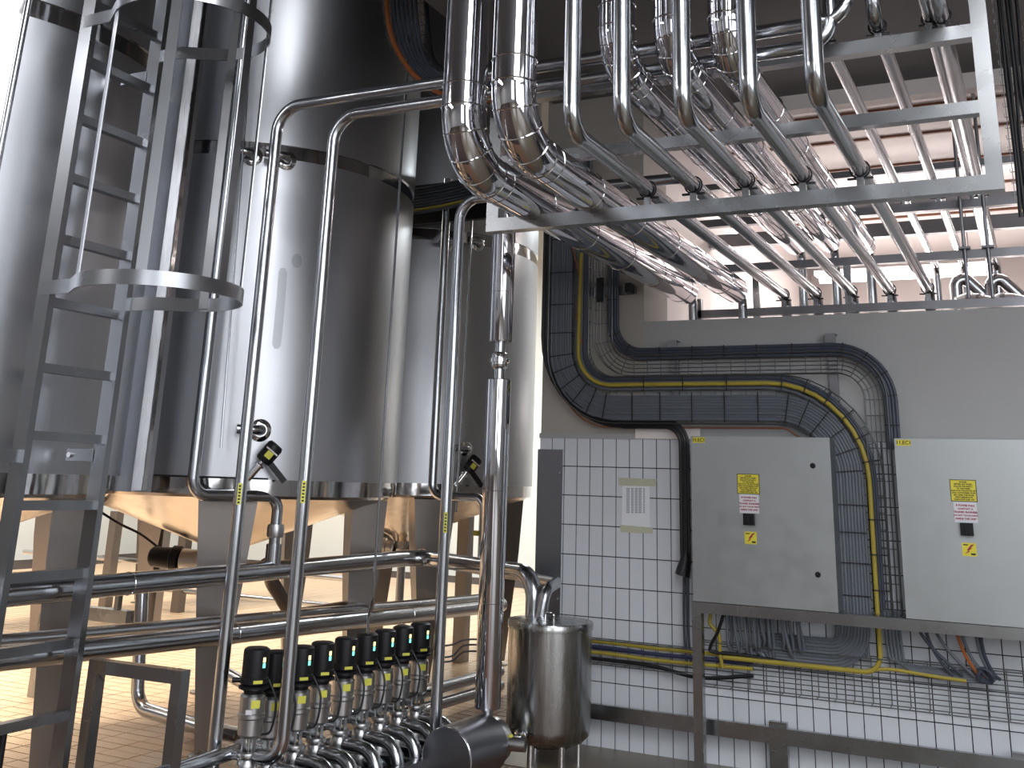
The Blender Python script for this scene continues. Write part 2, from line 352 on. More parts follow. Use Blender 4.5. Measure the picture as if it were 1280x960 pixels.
# ------------------------------------------------------------------ cabinets on their stand
st = thing('cabinet_stand', 'welded square tube stand carrying the two switch cabinets', 'stand', (1.05, -0.3, 0))
part('top_rail', MB().box(1.03, 4.2, -0.30, -0.235, 0.92, 0.984), FRAME, st)
part('rear_rail', MB().box(1.03, 4.2, -0.075, -0.03, 0.93, 0.984), FRAME, st)
part('leg', MB().box(1.03, 1.09, -0.30, -0.24, 0.0, 0.92), FRAME, st)
part('leg', MB().box(4.14, 4.2, -0.30, -0.24, 0.0, 0.92), FRAME, st)
for x in (1.03, 2.1, 4.14): part('cross_rail', MB().box(x, x + .05, -0.235, -0.075, 0.93, 0.98), FRAME, st)
def cabinet(label, x0, x1, code, cx, ytop, locks):
    yb, yf, z0, z1 = -0.055, -0.30, 0.986, 2.007
    c = thing('switch_cabinet', label, 'cabinet', ((x0 + x1) / 2, -0.18, z0))
    part('body', MB().box(x0 + .004, x1 - .004, yf + .022, yb, z0, z1), CABM, c)
    d = part('door', MB().box(x0, x1, yf, yf + .020, z0 + .002, z1), CABM, c)
    for z in locks:
        part('lock', MB().lathe([(.017, -.002), (.017, .004), (.012, .005), (0, .005)], (x1 - .11, yf, z), (0, -1, 0), 16), BLACK, d)
    def sticker(nm, xa, xb, za, zb, mat, y=yf): return part(nm, MB().box(xa, xb, y - .0015, y - .0002, za, zb), mat, d)
    F = yf - .0018
    s = sticker('code_label', x0 + .012, x0 + .095, z1 - .042, z1 - .008, STICK)
    text(code, .030, INK, d, (x0 + .0535, F, z1 - .0255), (1, 0, 0), (0, 0, 1), fat=.0007)
    zt = ytop
    sticker('warning_sticker_edge', cx - .072, cx + .072, zt - .124, zt, INK); 
    part('warning_sticker', MB().box(cx - .068, cx + .068, yf - .002, yf - .0003, zt - .120, zt - .004), STICK, d)
    for k, (t, sc) in enumerate((('DANGER', .010), ('BEFORE ANY WORK', .0105), ('ISOLATE THE SUPPLY', .0105), ('TO THIS PANEL', .0105), ('AND LOCK THE SWITCH OFF', .0098), ('ONLY AUTHORISED STAFF', .0105), ('MAY OPEN THE DOOR', .0105), ('PARTS REMAIN LIVE', .0105), ('WHEN SWITCHED OFF', .0105))):
        text(t, sc * 1.02, INK, d, (cx, yf - .0024, zt - .014 - k * .0123), (1, 0, 0), (0, 0, 1), fat=.0005)
    part('red_text_sticker', MB().box(cx - .06, cx + .064, yf - .0015, yf - .0002, zt - .240, zt - .126), WHITE, d)
    for k, t in enumerate(('IF POWER FAILS', 'CONTACT A', 'TRAINED ENGINEER', 'DO NOT TOUCH PARTS', 'INSIDE THIS UNIT')):
        text(t, .0142 if k != 3 else .0118, RED, d, (cx + .002, F, zt - .146 - k * .0185), (1, 0, 0), (0, 0, 1), fat=.0007)
    part('isolator_switch', MB().box(cx - .033, cx + .037, yf - .030, yf, zt - .312, zt - .242), BLACK, d)
    part('switch_knob', MB().box(cx - .008, cx + .012, yf - .045, yf - .030, zt - .305, zt - .25), BLACK, d)
    part('bolt_sticker', MB().box(cx - .033, cx + .043, yf - .0015, yf - .0002, zt - .425, zt - .352), STICK, d)
    zc = zt - .388; b = [(.032, .030), (.012, .026), (-.012, -.004), (-.004, -.006), (-.024, -.026), (.004, -.012), (-.002, -.006), (.018, .008), (.010, .010)]
    part('bolt_print', MB().prism([(cx + .003 + p[0], F, zc + p[1]) for p in b], (0, -.0004, 0)), RED, d)
    part('bolt_text', MB().box(cx - .026, cx, F - .0004, F, zt - .366, zt - .36).box(cx + .012, cx + .036, F - .0004, F, zt - .418, zt - .408), INK, d)
    return c
cabinet('grey steel switch cabinet with two black locks, left one by the tiled wall', 1.04, 1.935, '10.EC1', 1.415, 1.775, (1.835, 1.195))
cabinet('right grey switch cabinet, cut by the photo edge, its door without locks in view', 2.318, 3.26, '11.EC1', 2.685, 1.775, ())

# ------------------------------------------------------------------ cable runs on the wall
def offset2(pts, d):
    """offset a polyline in the x-z plane to its left"""
    P = [Vector((p[0], 0, p[1])) for p in pts]; out = []
    def nrm(a, b):
        t = (b - a).normalized(); return Vector((-t.z, 0, t.x))
    for i in range(len(P)):
        if i == 0: out.append(P[0] + nrm(P[0], P[1]) * d)
        elif i == len(P) - 1: out.append(P[i] + nrm(P[i - 1], P[i]) * d)
        else:
            a = nrm(P[i - 1], P[i]); b = nrm(P[i], P[i + 1]); m = (a + b).normalized(); out.append(P[i] + m * (d / max(.2, m.dot(a))))
    return out
def run(base, d, y, radii, turns):
    P = offset2(base, d); rr = [max(.04, R - d * t) for R, t in zip(radii, turns)]
    return fil([Vector((p.x, y, p.z)) for p in P], rr, 9)
MAIN = [(0.0, 4.15), (0.0, 2.21), (2.0, 2.21), (2.0, 0.72), (1.62, 0.72)]
MR = (0.42, 0.44, 0.16); MT = (1, -1, -1)
def ties(paths_y, pts, wd, name_parent): ...
ORD = ('first', 'second', 'third', 'fourth', 'fifth', 'sixth', 'seventh', 'eighth', 'ninth')
G1 = 'grey cables of the main wall bundle'
for k in range(9):
    d = -0.085 + k * 0.0190
    base = MAIN if k < 9 else MAIN[:4]
    e = 0.030 * max(0, (k - 4))
    b2 = [(0.0, 4.15), (0.0, 2.235), (1.25, 2.235), (2.0, 2.21), (2.0, 0.72), (1.52 - .03 * k, 0.72)]
    b2 = [(0.0, 4.15), (0.0, 2.215), (2.0, 2.215), (2.0, 0.72), (1.50 + random.uniform(-.1, .05), 0.72)]
    cable('grey_cable', run(b2, d, -0.085 + random.uniform(-.004, .004), MR, MT), 0.0115, GREY, ORD[k] + ' grey cable from the black outer edge in the broad wall bundle', G1)
for k in range(6):
    d = -0.075 + k * 0.026
    cable('grey_cable', run(MAIN[:4] , d, -0.062 + random.uniform(-.003, .003), MR[:2], MT[:2]), 0.0115, GREY, 'grey cable lying behind the front layer of the broad wall bundle', G1)
for k, (d, mat, lab, rad) in enumerate(((0.124, GREY, 'grey cable on the inner side of the yellow cable', .011), (0.168, GREY, 'uppermost grey cable above the yellow cable on the wall', .011), (0.19, SLATE, 'slate cable along the top edge of the main wire tray', .012), (0.205, SLATE, 'slate cable outermost on the main wire tray', .012))):
    cable('tray_cable', run([(0, 4.15), (-.02, 2.215), (1.96, 2.215), (1.96, .9)], d, -0.075, (.40, .46), MT[:2]), rad, mat, lab)
cable('earth_cable', run([(0.0, 3.35), (-.02, 2.215), (1.98, 2.215), (1.98, 0.80), (1.17, 0.80)], 0.152, -0.10, (.40, .46, -.05), MT), 0.0145, YEL, 'thick yellow cable following the bundle down beside the left cabinet', None, 9)
G2 = 'black cables along the outer edge of the bundle'
for k in range(4):
    d = -0.112 - k * 0.016
    cable('black_cable', run([(0.0, 4.15), (0.0, 2.235), (1.06, 2.235), (1.06, 1.19)], d, -0.075 - .006 * (k % 2), (.50, .27), (1, -1)), 0.0125, JET, ORD[k] + ' of four black cables outward along the bundle edge, down to the black bag', G2)
solo('cable_end_bag', MB().tube([V(857, 690, Y=-.09), V(857, 697, Y=-.09), V(855, 710, Y=-.09), V(853, 719, Y=-.09)], [.02, .032, .045, .05], 10), JET, 'black plastic bag wrapped around cable ends beside the left cabinet', 'bag', V(854, 718, Y=-.09))
cable('brown_cable', run([(0.0, 2.9), (0.0, 2.075), (1.62, 2.075), (1.80, 1.95)], 0, -0.07, (.36, .1), (1, -1)), .007, BROWN, 'thin brown cable under the bundle above the left cabinet')
cable('orange_cable', smoothpath([V(712, 292, Y=-.12), V(716, 310, Y=-.12), V(722, 335, Y=-.11), V(725, 352, Y=-.1), V(722, 395, Y=-.1), V(727, 430, Y=-.09)]), .010, BROWN, 'orange brown cable hanging beside the main bundle below the big lagged pipes')
# upper tray cables
UP = [(0.405, 3.7), (0.405, 2.585), (2.29, 2.585), (2.29, 1.95)]
G3 = 'slate cables of the upper wall run'
for k in range(4):
    cable('slate_cable', run(UP, -0.032 + k * .021, -0.075 - .004 * (k % 2), (.22, .34), (1, -1)), .0115, SLATE, ORD[k] + ' of four slate cables from the inner side of the upper wall run', G3)
# wire basket trays
def basket(label, base, w0, w1, y, radii, turns, n_long, pitch, side=0.05):
    t = thing('wire_tray', label, 'cable tray', (base[0][0], y, base[-1][1]))
    lw = MB(); cw = MB()
    for k in range(n_long):
        d = w0 + (w1 - w0) * k / (n_long - 1)
        lw.tube(run(base, d, y, radii, turns), .0034, 5)
    for d in (w0, w1): lw.tube(run(base, d, y - side, radii, turns), .0036, 5)
    a = run(base, w0, y, radii, turns); b = run(base, w1, y, radii, turns)
    # cross wires at even steps, matched by fraction of each straight/arc piece
    for i in range(len(a) - 1):
        L = max((a[i + 1] - a[i]).length, (b[i + 1] - b[i]).length); m = max(1, int(round(L / pitch))) if L > pitch * .6 else 1
        if L <= pitch * .6 and i % 2: continue
        for q in range(m):
            f = q / m; p0 = a[i].lerp(a[i + 1], f); p1 = b[i].lerp(b[i + 1], f); s = Vector((0, -side, 0))
            cw.tube([p0 + s, p0, p1, p1 + s], .0032, 5)
    part('long_wires', lw, WIRE, t, kind='stuff'); part('cross_wires', cw, WIRE, t, kind='stuff')
    return t
def straps(t, base, d0, d1, y, radii, turns, fr):
    a = run(base, d0, y, radii, turns); b = run(base, d1, y, radii, turns); n = len(a) - 1
    for f in fr:
        i = min(n - 1, int(f)); q = f - i; p0 = a[i].lerp(a[i + 1], q); p1 = b[i].lerp(b[i + 1], q); d = (p1 - p0).normalized(); u = d.cross(Vector((0, 1, 0)))
        mid = (p0 + p1) / 2
        part('cable_tie', MB().obox(mid, (p1 - p0) / 2, Vector((0, .002, 0)), u * .0035), JET, t)
tu = basket('wire basket tray under the upper cable run, bending down behind the right cabinet', [(0.33, 3.7), (0.33, 2.50), (2.20, 2.50), (2.20, 0.95)], -0.07, 0.07, -0.045, (.22, .24), (1, -1), 6, .1)
tm = basket('broad wire basket tray carrying the main cable bundle', MAIN[:3] + [(2.0, 0.95)], -0.11, 0.215, -0.045, (.42, .44), (1, -1), 8, .1)
straps(tm, MAIN[:3] + [(2.0, 0.95)], -.10, .10, -.101, (.42, .44), (1, -1), (.45, .62, .78, .92, 1.6, 3, 4.5, 6, 7.5, 9, 10.12, 10.3, 10.5, 10.7, 10.9, 12, 13.5, 15, 16.5, 18, 19.5, 20.2, 20.4, 20.62, 20.85))
straps(tm, MAIN[:3] + [(2.0, 0.95)], .11, .215, -.118, (.42, .44), (1, -1), (10.2, 10.45, 10.72, 11.5, 13, 14.5, 16, 17.5, 19, 20.3, 20.55, 20.8))
straps(tu, UP, -.045, .045, -.093, (.22, .34), (1, -1), (.5, .8, 3, 7, 10.1, 10.28, 10.45, 10.62, 10.8, 12, 14.5, 17, 19.4, 20.5))
basket('short low wire basket tray on the tiles between vessel and stand', [(0.0, 0.60), (1.0, 0.60)], -0.075, 0.075, -0.035, (), (), 6, .105, .075)
basket('low wire basket tray running along the tiles under the cabinets', [(1.0, 0.60), (4.2, 0.60)], -0.13, 0.13, -0.035, (), (), 10, .105, .09)
for x, z, lab in ((0.85, 2.615, 'grey wall bracket with slotted top above the upper cable run, left one'), (1.935, 2.63, 'grey wall bracket with slotted top where the upper run turns down')):
    b = thing('tray_bracket', lab, 'bracket', (x, -0.03, z - .45))
    part('strut', MB().box(x - .028, x + .028, -0.030, -0.008, z - .45, z), PLATE, b); part('top_plate', MB().box(x - .034, x + .034, -0.085, -0.078, z, z + .06).box(x - .034, x + .034, -.078, 0, z + .053, z + .06), PLATE, b)
bk = thing('tray_bracket', 'dark bracket arm across the upright wire tray below the lagged pipes', 'bracket', V(760, 350, Y=-.03))
part('arm', MB().box(.16, .56, -.03, -.008, 3.03, 3.09), PLATE, bk); part('clip', MB().box(.26, .31, -.055, -.03, 2.98, 3.16), BLACK, bk); part('knob', MB().box(.50, .55, -.10, -.03, 3.03, 3.10), BLACK, bk)

# droppers below the cabinets
G4 = 'grey cables dropping from the left cabinet'
for k, px in enumerate((905, 917, 928, 939, 951, 957, 975, 981, 994)):
    for q in range(2):
        x0 = V(px + q * 4, 765, Y=-.18).x; yy = -.17 + .02 * q
        e = x0 + random.uniform(-.01, .03)
        cable('grey_cable', smoothpath([(x0, yy, .985), (x0 + random.uniform(-.01, .015), yy, .88), (x0 + .01, yy + .03, .76 + random.uniform(-.03, .03)), (e, -.085, .69 + random.uniform(-.02, .03)), (e + .05, -.075, .665 + random.uniform(-.02, .02))], 4), .0105, GREY, ('left' if q == 0 else 'right') + ' grey cable of the %s pair dropping from the left cabinet' % ORD[k], G4)
cable('black_cable', smoothpath([V(905, 766, Y=-.18), V(897, 790, Y=-.15), V(888, 808, Y=-.12), V(892, 815, Y=-.11), V(930, 819, Y=-.1), V(985, 828, Y=-.09)], 5), .011, JET, 'black cable leaning out left under the left cabinet')
cable('yellow_cable', smoothpath([V(889, 764, Y=-.16), V(887, 778, Y=-.15), V(893, 786, Y=-.14), V(899, 795, Y=-.12), V(900, 815, Y=-.1), V(903, 835, Y=-.09)], 5), .012, YEL, 'short yellow cable under the left corner of the left cabinet')
for k in range(4):
    z = .70 + k * .014
    cable('grey_cable', smoothpath([(1.33 + .04 * k, -.07, z - .01), (1.6, -.07, z), (1.80, -.07, z + .01), (1.90 - .01 * k, -.075, z + .07), (1.92 - .01 * k, -.08, .93)], 5), .0105, GREY, ORD[k] + ' lowest grey cable sweeping up right under the stand rail', 'grey cables sweeping up under the stand')
for k in range(5):
    x = 2.17 + .02 * k
    cable('grey_cable', smoothpath([(x, -.08, 1.0), (x + .005, -.08, .80), (x + .05, -.08, .72 - .01 * k), (x + .35, -.08, .70 - .012 * k), (2.75, -.09, .715 - .01 * k)], 5), .0095, GREY, ORD[k] + ' grey cable from the left turning right between the cabinets into the tray', 'grey cables turning right under the stand')
for k, (x0, x1) in enumerate(((2.36, 2.55), (2.39, 2.5), (2.45, 2.62), (2.56, 2.66), (2.585, 2.69), (2.66, 2.73), (2.68, 2.75))):
    mt = (SLATE, SLATE, GREY, ORANGE, GREY, GREY, SLATE)[k]
    cable('dropper_cable' if mt is not ORANGE else 'orange_cable', smoothpath([(x0, -.18, .985), (x0 + .02, -.18, .9), ((x0 + x1) / 2, -.15, .80), (x1, -.11, .71), (x1 + .03, -.09, .68)], 5), .010, mt,
          ORD[k] + ' cable from the left curving down from the right cabinet into the tray' if mt is not ORANGE else 'orange cable curving down from the right cabinet', 'dark cables dropping from the right cabinet' if mt is not ORANGE else None)
cable('yellow_cable', smoothpath([(2.09, -.10, .665), (2.2, -.09, .675), (2.45, -.09, .66), (2.60, -.09, .655)], 5), .010, YEL, 'thin yellow cable lying in the low tray under the right cabinet')
solo('cable_coil', MB().ring((2.71, -.13, .70), (0.5, 1, .6), .042, .010, 20, 6).ring((2.70, -.115, .695), (-.6, 1, .5), .038, .010, 20, 6), SLATE, 'coiled end of dark cable in the low tray under the right cabinet', 'cable', (2.71, -.12, .64))
for k, (z, mat, lab) in enumerate(((.655, YEL, 'upper yellow cable in the low tray left of the stand'), (.62, NAVY, 'navy cable in the low tray left of the stand'), (.585, YEL, 'lower yellow cable in the low tray left of the stand'), (.545, JET, 'black cable lowest in the tray left of the stand'))):
    cable('tray_cable', smoothpath([(0.02, -.06, z), (.35, -.062, z + .004), (.7, -.06, z - .004), (1.0, -.062, z - (.04 if k == 3 else 0)), (1.35, -.06, z + .006)], 5), .012, mat, lab)
for kk, px in enumerate((855, 860)):
    cable('slate_cable', smoothpath([V(px, 718, Y=-.06), V(px, 760, Y=-.06), V(px + 1, 800, Y=-.06), V(px + 4, 830, Y=-.06)], 4), .009, SLATE, ('left', 'right')[kk] + ' slate cable hanging below the black bag beside the stand leg', 'slate cables below the black bag')

# ------------------------------------------------------------------ tanks
def cone_leg(c, ang, rad, ztop, mat=LEG):
    """a tapering folded box leg, square to the tank's radius"""
    a = math.radians(ang); u = Vector((math.cos(a), math.sin(a), 0)); t = Vector((-u.y, u.x, 0)); c = Vector((c[0], c[1], 0)) + u * rad
    mb = MB(); rings = []
    for z, hw, hd, sh in ((0.04, .05, .045, 0), (1.0, .14, .115, 0.01), (ztop, .185, .13, 0.015)):
        p = c + u * sh; rings.append([p + t * sx * hw + u * sy * hd + Vector((0, 0, z)) for sx, sy in ((-1, 1), (1, 1), (1, -1), (-1, -1))])
    vs = [q for r_ in rings for q in r_]; fs = [(3, 2, 1, 0), (8, 9, 10, 11)]
    for i in range(2):
        for k in range(4): fs.append((i * 4 + k, i * 4 + (k + 1) % 4, i * 4 + 4 + (k + 1) % 4, i * 4 + 4 + k))
    mb.add(vs, fs); foot = MB().lathe([(0, 0), (.09, 0), (.09, .012), (.03, .02), (.03, .05), (0, .05)], c + Vector((0, 0, .0)), (0, 0, 1), 20)
    return mb, foot
def tank(label, c, R, zr, bands, ztop, angs, group=None):
    t = thing('steel_tank', label, 'tank', (c[0], c[1], 0), group)
    z1 = bands[0] if bands else ztop
    n = 96
    part('lower_shell', MB().lathe([(R - .004, zr + .10), (R, zr + .10), (R, z1)], (c[0], c[1], 0), (0, 0, 1), n), TANK, t)
    part('rim_band', MB().lathe([(R - .05, zr), (R - .006, zr), (R - .004, zr + .10)], (c[0], c[1], 0), (0, 0, 1), n), BAND, t)
    if bands:
        part('joint_band', MB().lathe([(R, z1), (R - .012, z1), (R - .012, bands[1]), (R, bands[1])], (c[0], c[1], 0), (0, 0, 1), n), BAND, t)
        part('upper_shell', MB().lathe([(R, bands[1]), (R, ztop), (0, ztop + .3)], (c[0], c[1], 0), (0, 0, 1), n), TANK, t)
    part('bottom_cone', MB().lathe([(R - .05, zr), (R - .06, zr - .02), (R - .22, zr - .07), (.16, zr - .38), (.085, zr - .44), (.085, zr - .50), (0, zr - .50)], (c[0], c[1], 0), (0, 0, 1), 64), CONE, t)
    for a in angs:
        l, f = cone_leg(c, a, 1.0, zr - .03); lo = part('leg', l, LEG, t); part('foot', f, LEG, lo)
    return t
C1, C2, C3 = (-2.69, -3.297), (-2.321, -0.859), (-2.439, 1.777); R = 1.222
T1 = tank('tall steel tank behind the caged ladder, nearest at the left', C1, R, 1.54, (4.01, 4.12), 6.8, (-45, 45, 135, 225))
T2 = tank('tall steel tank in the middle, behind the two leaning pipes and valve row', C2, R, 1.54, (3.795, 3.895), 6.8, (-50, 45, 135, 225))
T3 = tank('tall steel tank farthest along the row, beside the end of the tiled wall', C3, R, 1.54, (3.78, 3.89), 6.8, (-45, 45, 135, 225))
G5 = 'second row of tanks under the hall lamps'
for kk, y in enumerate((-3.9, -1.1, 1.7, 4.5)):
    tank(('nearest', 'second', 'third', 'farthest')[kk] + ' tank of the far row, seen only below the near tanks', (-7.0, y), 1.2, 1.9, None, 6.8, (-45, 45, 135, 225), G5)
def oncyl(px, py, c, RR):
    d = ray(px, py); ox = CAM.x - c[0]; oy = CAM.y - c[1]; a = d.x ** 2 + d.y ** 2; b = ox * d.x + oy * d.y; cc = ox * ox + oy * oy - RR * RR
    s = (-b - math.sqrt(max(0, b * b - a * cc))) / a; return CAM + d * s
def nozzle(tk, c, px, py, r, out):
    p = oncyl(px, py, c, R); nrm = Vector((p.x - c[0], p.y - c[1], 0)).normalized()
    tl = Vector((nrm.y, -nrm.x, 0)); tl = tl if tl.dot(right) < 0 else -tl
    f = part('nozzle', MB().tube(fil([p - nrm * .02, p + nrm * out, p + nrm * out + tl * .16], .06, 6), r * .8, 16), PIPE, tk)
    part('collar', MB().lathe([(r * 1.9, 0.0), (r * 1.9, .006), (r * 1.2, .02), (r, .02)], p, nrm, 24), CHROME, f); return p + nrm * out + tl * .16, nrm
NA = nozzle(T2, C2, 316, 196, .036, .12); NB = nozzle(T2, C2, 358, 201, .036, .12); NC = nozzle(T2, C2, 325, 538, .038, .10)
NE = nozzle(T3, C3, 561, 305, .036, .12); NF = nozzle(T3, C3, 597, 305, .036, .12); NG = nozzle(T3, C3, 582, 561, .034, .10)
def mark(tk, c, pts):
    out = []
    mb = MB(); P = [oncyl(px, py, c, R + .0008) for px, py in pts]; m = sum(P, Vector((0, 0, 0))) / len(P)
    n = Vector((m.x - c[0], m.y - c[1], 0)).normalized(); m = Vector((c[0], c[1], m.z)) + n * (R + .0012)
    k = len(P); mb.add(P + [m], [(i, (i + 1) % k, k) for i in range(k)], True); part('dark_mark', mb, DARKER, tk)
mark(T2, C2, [(371 + 6.5 * math.cos(a * .5236), 326 + 9 * math.sin(a * .5236)) for a in range(12)])
mark(T2, C2, [(348, 340), (351, 335), (356, 335), (359, 340), (357, 370), (354, 405), (351, 432), (348, 436), (343, 436), (340, 430), (343, 400), (346, 370)])
def actuator(label, c, px0, py0, px1, py1, off):
    """inclined sampling valve: steel neck from the pipe, black actuator head"""
    a = oncyl(px0, py0, c, R + off); b = oncyl(px1, py1, c, R + off + .05); d = (b - a).normalized(); L = (b - a).length
    t = thing('sample_valve', label, 'valve', a)
    part('neck', MB().lathe([(0, -.03), (.024, -.03), (.024, L * .30), (.034, L * .31), (.034, L * .36), (.012, L * .38), (.012, L * .5), (0, L * .5)], a, d, 18), CHROME, t)
    h = part('head', MB().lathe([(0, L * .46), (.048, L * .46), (.055, L * .52), (.055, L * .94), (.045, L), (0, L)], a, d, 20), BLACK, t)
    s = d.cross(Vector((c[0] - a.x, c[1] - a.y, 0))).normalized()
    if s.z > 0: s = -s
    part('side_arm', MB().bar(a + d * L * .55 + s * .03, a + d * L * .42 + s * .19, .035, .035), BLACK, h)
    n2 = Vector((a.x - c[0], a.y - c[1], 0)).normalized()
    part('label', MB().obox(a + d * L * .66 + n2 * .056, d * .022, d.cross(n2) * .022, n2 * .002), LIME, h)
    part('clip', MB().obox(a + d * L * .78 + n2 * .056, d * .005, d.cross(n2) * .045, n2 * .003), CHROME, h)
    return t
actuator('black angled valve actuator low on the middle tank', C2, 313, 594, 346, 556, .08)
actuator('black angled valve actuator low on the farthest tank', C3, 572, 604, 597, 572, .08)
cable('black_cable', smoothpath([V(126, 640, Y=-1.45), V(150, 655, Y=-1.35), V(176, 668, Y=-1.2), V(205, 690, Y=-1.0)], 4), .009, JET, 'black cable slanting down to the outlet valve under the middle tank')
# cable round the rim of the middle tank
cable('rim_cable', [Vector((C2[0] + (R + .008) * math.cos(math.radians(a)), C2[1] + (R + .008) * math.sin(math.radians(a)), 1.645)) for a in range(-95, -35, 4)], .006, JET, 'thin black cable clipped along the rim of the middle tank')
ch = thing('cable_duct', 'upright sheet steel duct in the gap between the first two tanks', 'duct', (-1.80, -2.18, 1.54))
a = V(150, 600, Y=-2.42)
part('cover', MB().box(a.x - .02, a.x + .14, -2.46, -2.30, 1.55, 6.5), TANK, ch); part('flange', MB().box(a.x + .14, a.x + .19, -2.42, -2.39, 1.56, 6.5), BAND, ch)
# outlet valve groups under the cones
def outlet(label, c, seed):
    random.seed(seed); t = thing('outlet_valve', label, 'valve', (c[0], c[1], 1.0)); x, y = c
    part('body', MB().lathe([(0, -.10), (.06, -.10), (.075, -.04), (.075, .02), (.085, .03), (.085, .05)], (x, y, 1.0), (0, 0, 1), 20), VALVE, t)
    part('actuator', MB().lathe([(0, 0), (.055, 0), (.055, .05), (.075, .055), (.075, .20), (.05, .21), (0, .21)], (x - .06, y - .10, 1.05), (-.9, -.35, .05), 20), VALVE, t)
    hd = part('head', MB().lathe([(.07, .21), (.09, .22), (.09, .27), (.075, .28), (.07, .42), (.055, .44), (0, .44)], (x - .06, y - .10, 1.05), (-.9, -.35, .05), 20), BLACK, t)
    part('label', MB().lathe([(0, .441), (.02, .441), (.02, .443), (0, .443)], (x - .06, y - .10, 1.04), (-.9, -.35, .05), 12), LIME, hd)
    for k in range(4):
        p = Vector((x + random.uniform(-.16, .16), y + random.uniform(-.16, .1), 1.0))
        part('hose', MB().tube(smoothpath([p, p + Vector((.06, .02, .08)), p + Vector((.12, -.05, .02)), p + Vector((.05, -.1, -.08))], 4), .012, 8), JET, t)
    part('drain', MB().tube(fil([(x, y, .92), (x, y, .35), (x + .5, y - .2, .30)], .12, 6), .04, 14), PIPE, t)
    return t
outlet('black headed outlet valve under the copper lit cone of the middle tank', C2, 3)
outlet('dark outlet valve cluster under the cone of the farthest tank', C3, 5)

# ------------------------------------------------------------------ pipes in the tank bay
def pipe(name, label, pts, r, rad, mat=PIPE, n=18, group=None, welds=(), cat='pipe'):
    P = fil(pts, rad, 10); base = min(P, key=lambda p: p.z)
    if not welds: return solo(name, MB().tube(P, r, n), mat, label, cat, base, group)
    t = thing(name, label, cat, base, group); part('tube', MB().tube(P, r, n), mat, t)
    for p, ax in welds: part('joint_ring', MB().ring(p, ax, r * 1.01, r * .10, 24, 6), CHROME, t)
    return t
LX = -1.36
UZ = V(275, 719, X=LX).z
uy = lambda px, py: V(px, py, X=LX).y
Yb = 0.30
pu = thing('header_pipe', 'upper thick horizontal steel pipe running past the tank legs to the round vessel', 'pipe', (LX, -2, UZ))
U2 = V(648, 700, Y=-.22)
upath = fil([(LX, -6.0, UZ), (LX, Yb, UZ), (-0.02, -.42, UZ), (-0.02, -.42, .80)], [.16, .16], 10)
part('tube', MB().tube(upath, .058, 24), PIPE, pu)
for px, py in ((160, 729), (528, 694)):
    y = uy(px, py); part('weld', MB().ring((LX, y, UZ), (0, 1, 0), .0585, .003, 24, 5), CHROME, pu)
ty = uy(340, 712); part('tee', MB().tube([(LX, ty, UZ), (LX, ty, UZ + .16)], .05, 20), PIPE, pu)
la = V(0, 823, X=LX); lb = V(590, 760, X=LX); ld = (lb - la)
plw = thing('header_pipe', 'lower thick horizontal steel pipe sloping away below the first', 'pipe', (LX, -2, .8))
part('tube', MB().tube([la - ld * .4, lb + ld * .12], .058, 24), PIPE, plw)
for f in (.35, .78): part('weld', MB().ring(la + ld * f, ld, .0585, .003, 24, 5), CHROME, plw)
pipe('return_pipe', 'thinner steel pipe just behind the lower thick pipe', [la - ld * .4 + Vector((-.16, 0, .05)), lb + ld * .12 + Vector((-.16, 0, .05))], .035, .1)
# tank connection pipes
def droppipe(label, Y, pts, r, rad, **k): return pipe('tank_pipe', label, pts, r, rad, **k)
Yd = -2.07
a = V(246, 560, Y=Yd); top = Vector((a.x, Yd, 5.2)); bz = V(290, 621, Y=Yd).z; e = V(342, 660, Y=Yd)
dp = thing('tank_pipe', 'steel pipe down the middle tank that steps right and drops into the upper thick pipe', 'pipe', (LX, ty, UZ))
part('tube', MB().tube(fil([top, (a.x, Yd, bz), (LX, ty, bz), (LX, ty, UZ)], [.10, .09], 10), .036, 18), PIPE, dp)
part('union', MB().lathe([(.036, -.04), (.05, -.04), (.055, -.02), (.055, .02), (.05, .04), (.036, .04)], (LX, ty, UZ + .24), (0, 0, 1), 20), VALVE, dp)
part('branch', MB().tube([NA[0], Vector((a.x, Yd, NA[0].z))], .03, 14), PIPE, dp)
Ye3 = 0.36
a = V(543, 560, Y=Ye3); bz3 = V(570, 621, Y=Ye3).z; e3 = V(604, 660, Y=Ye3)
dp3 = thing('tank_pipe', 'steel pipe down the farthest tank that steps right and drops near the column pipe', 'pipe', (e3.x, Ye3, UZ))
part('tube', MB().tube(fil([(a.x, Ye3, 4.2), (a.x, Ye3, bz3), (e3.x, Ye3, bz3), (e3.x, Ye3, UZ)], [.10, .09], 10), .036, 18), PIPE, dp3)
part('branch', MB().tube([NE[0], Vector((a.x, Ye3, NE[0].z))], .03, 14), PIPE, dp3)
part('gauge', MB().lathe([(0, 0), (.02, 0), (.02, .04), (0, .05)], (e3.x - .03, Ye3 - .02, UZ + .2), (-1, 0, 0), 12), YEL, dp3)
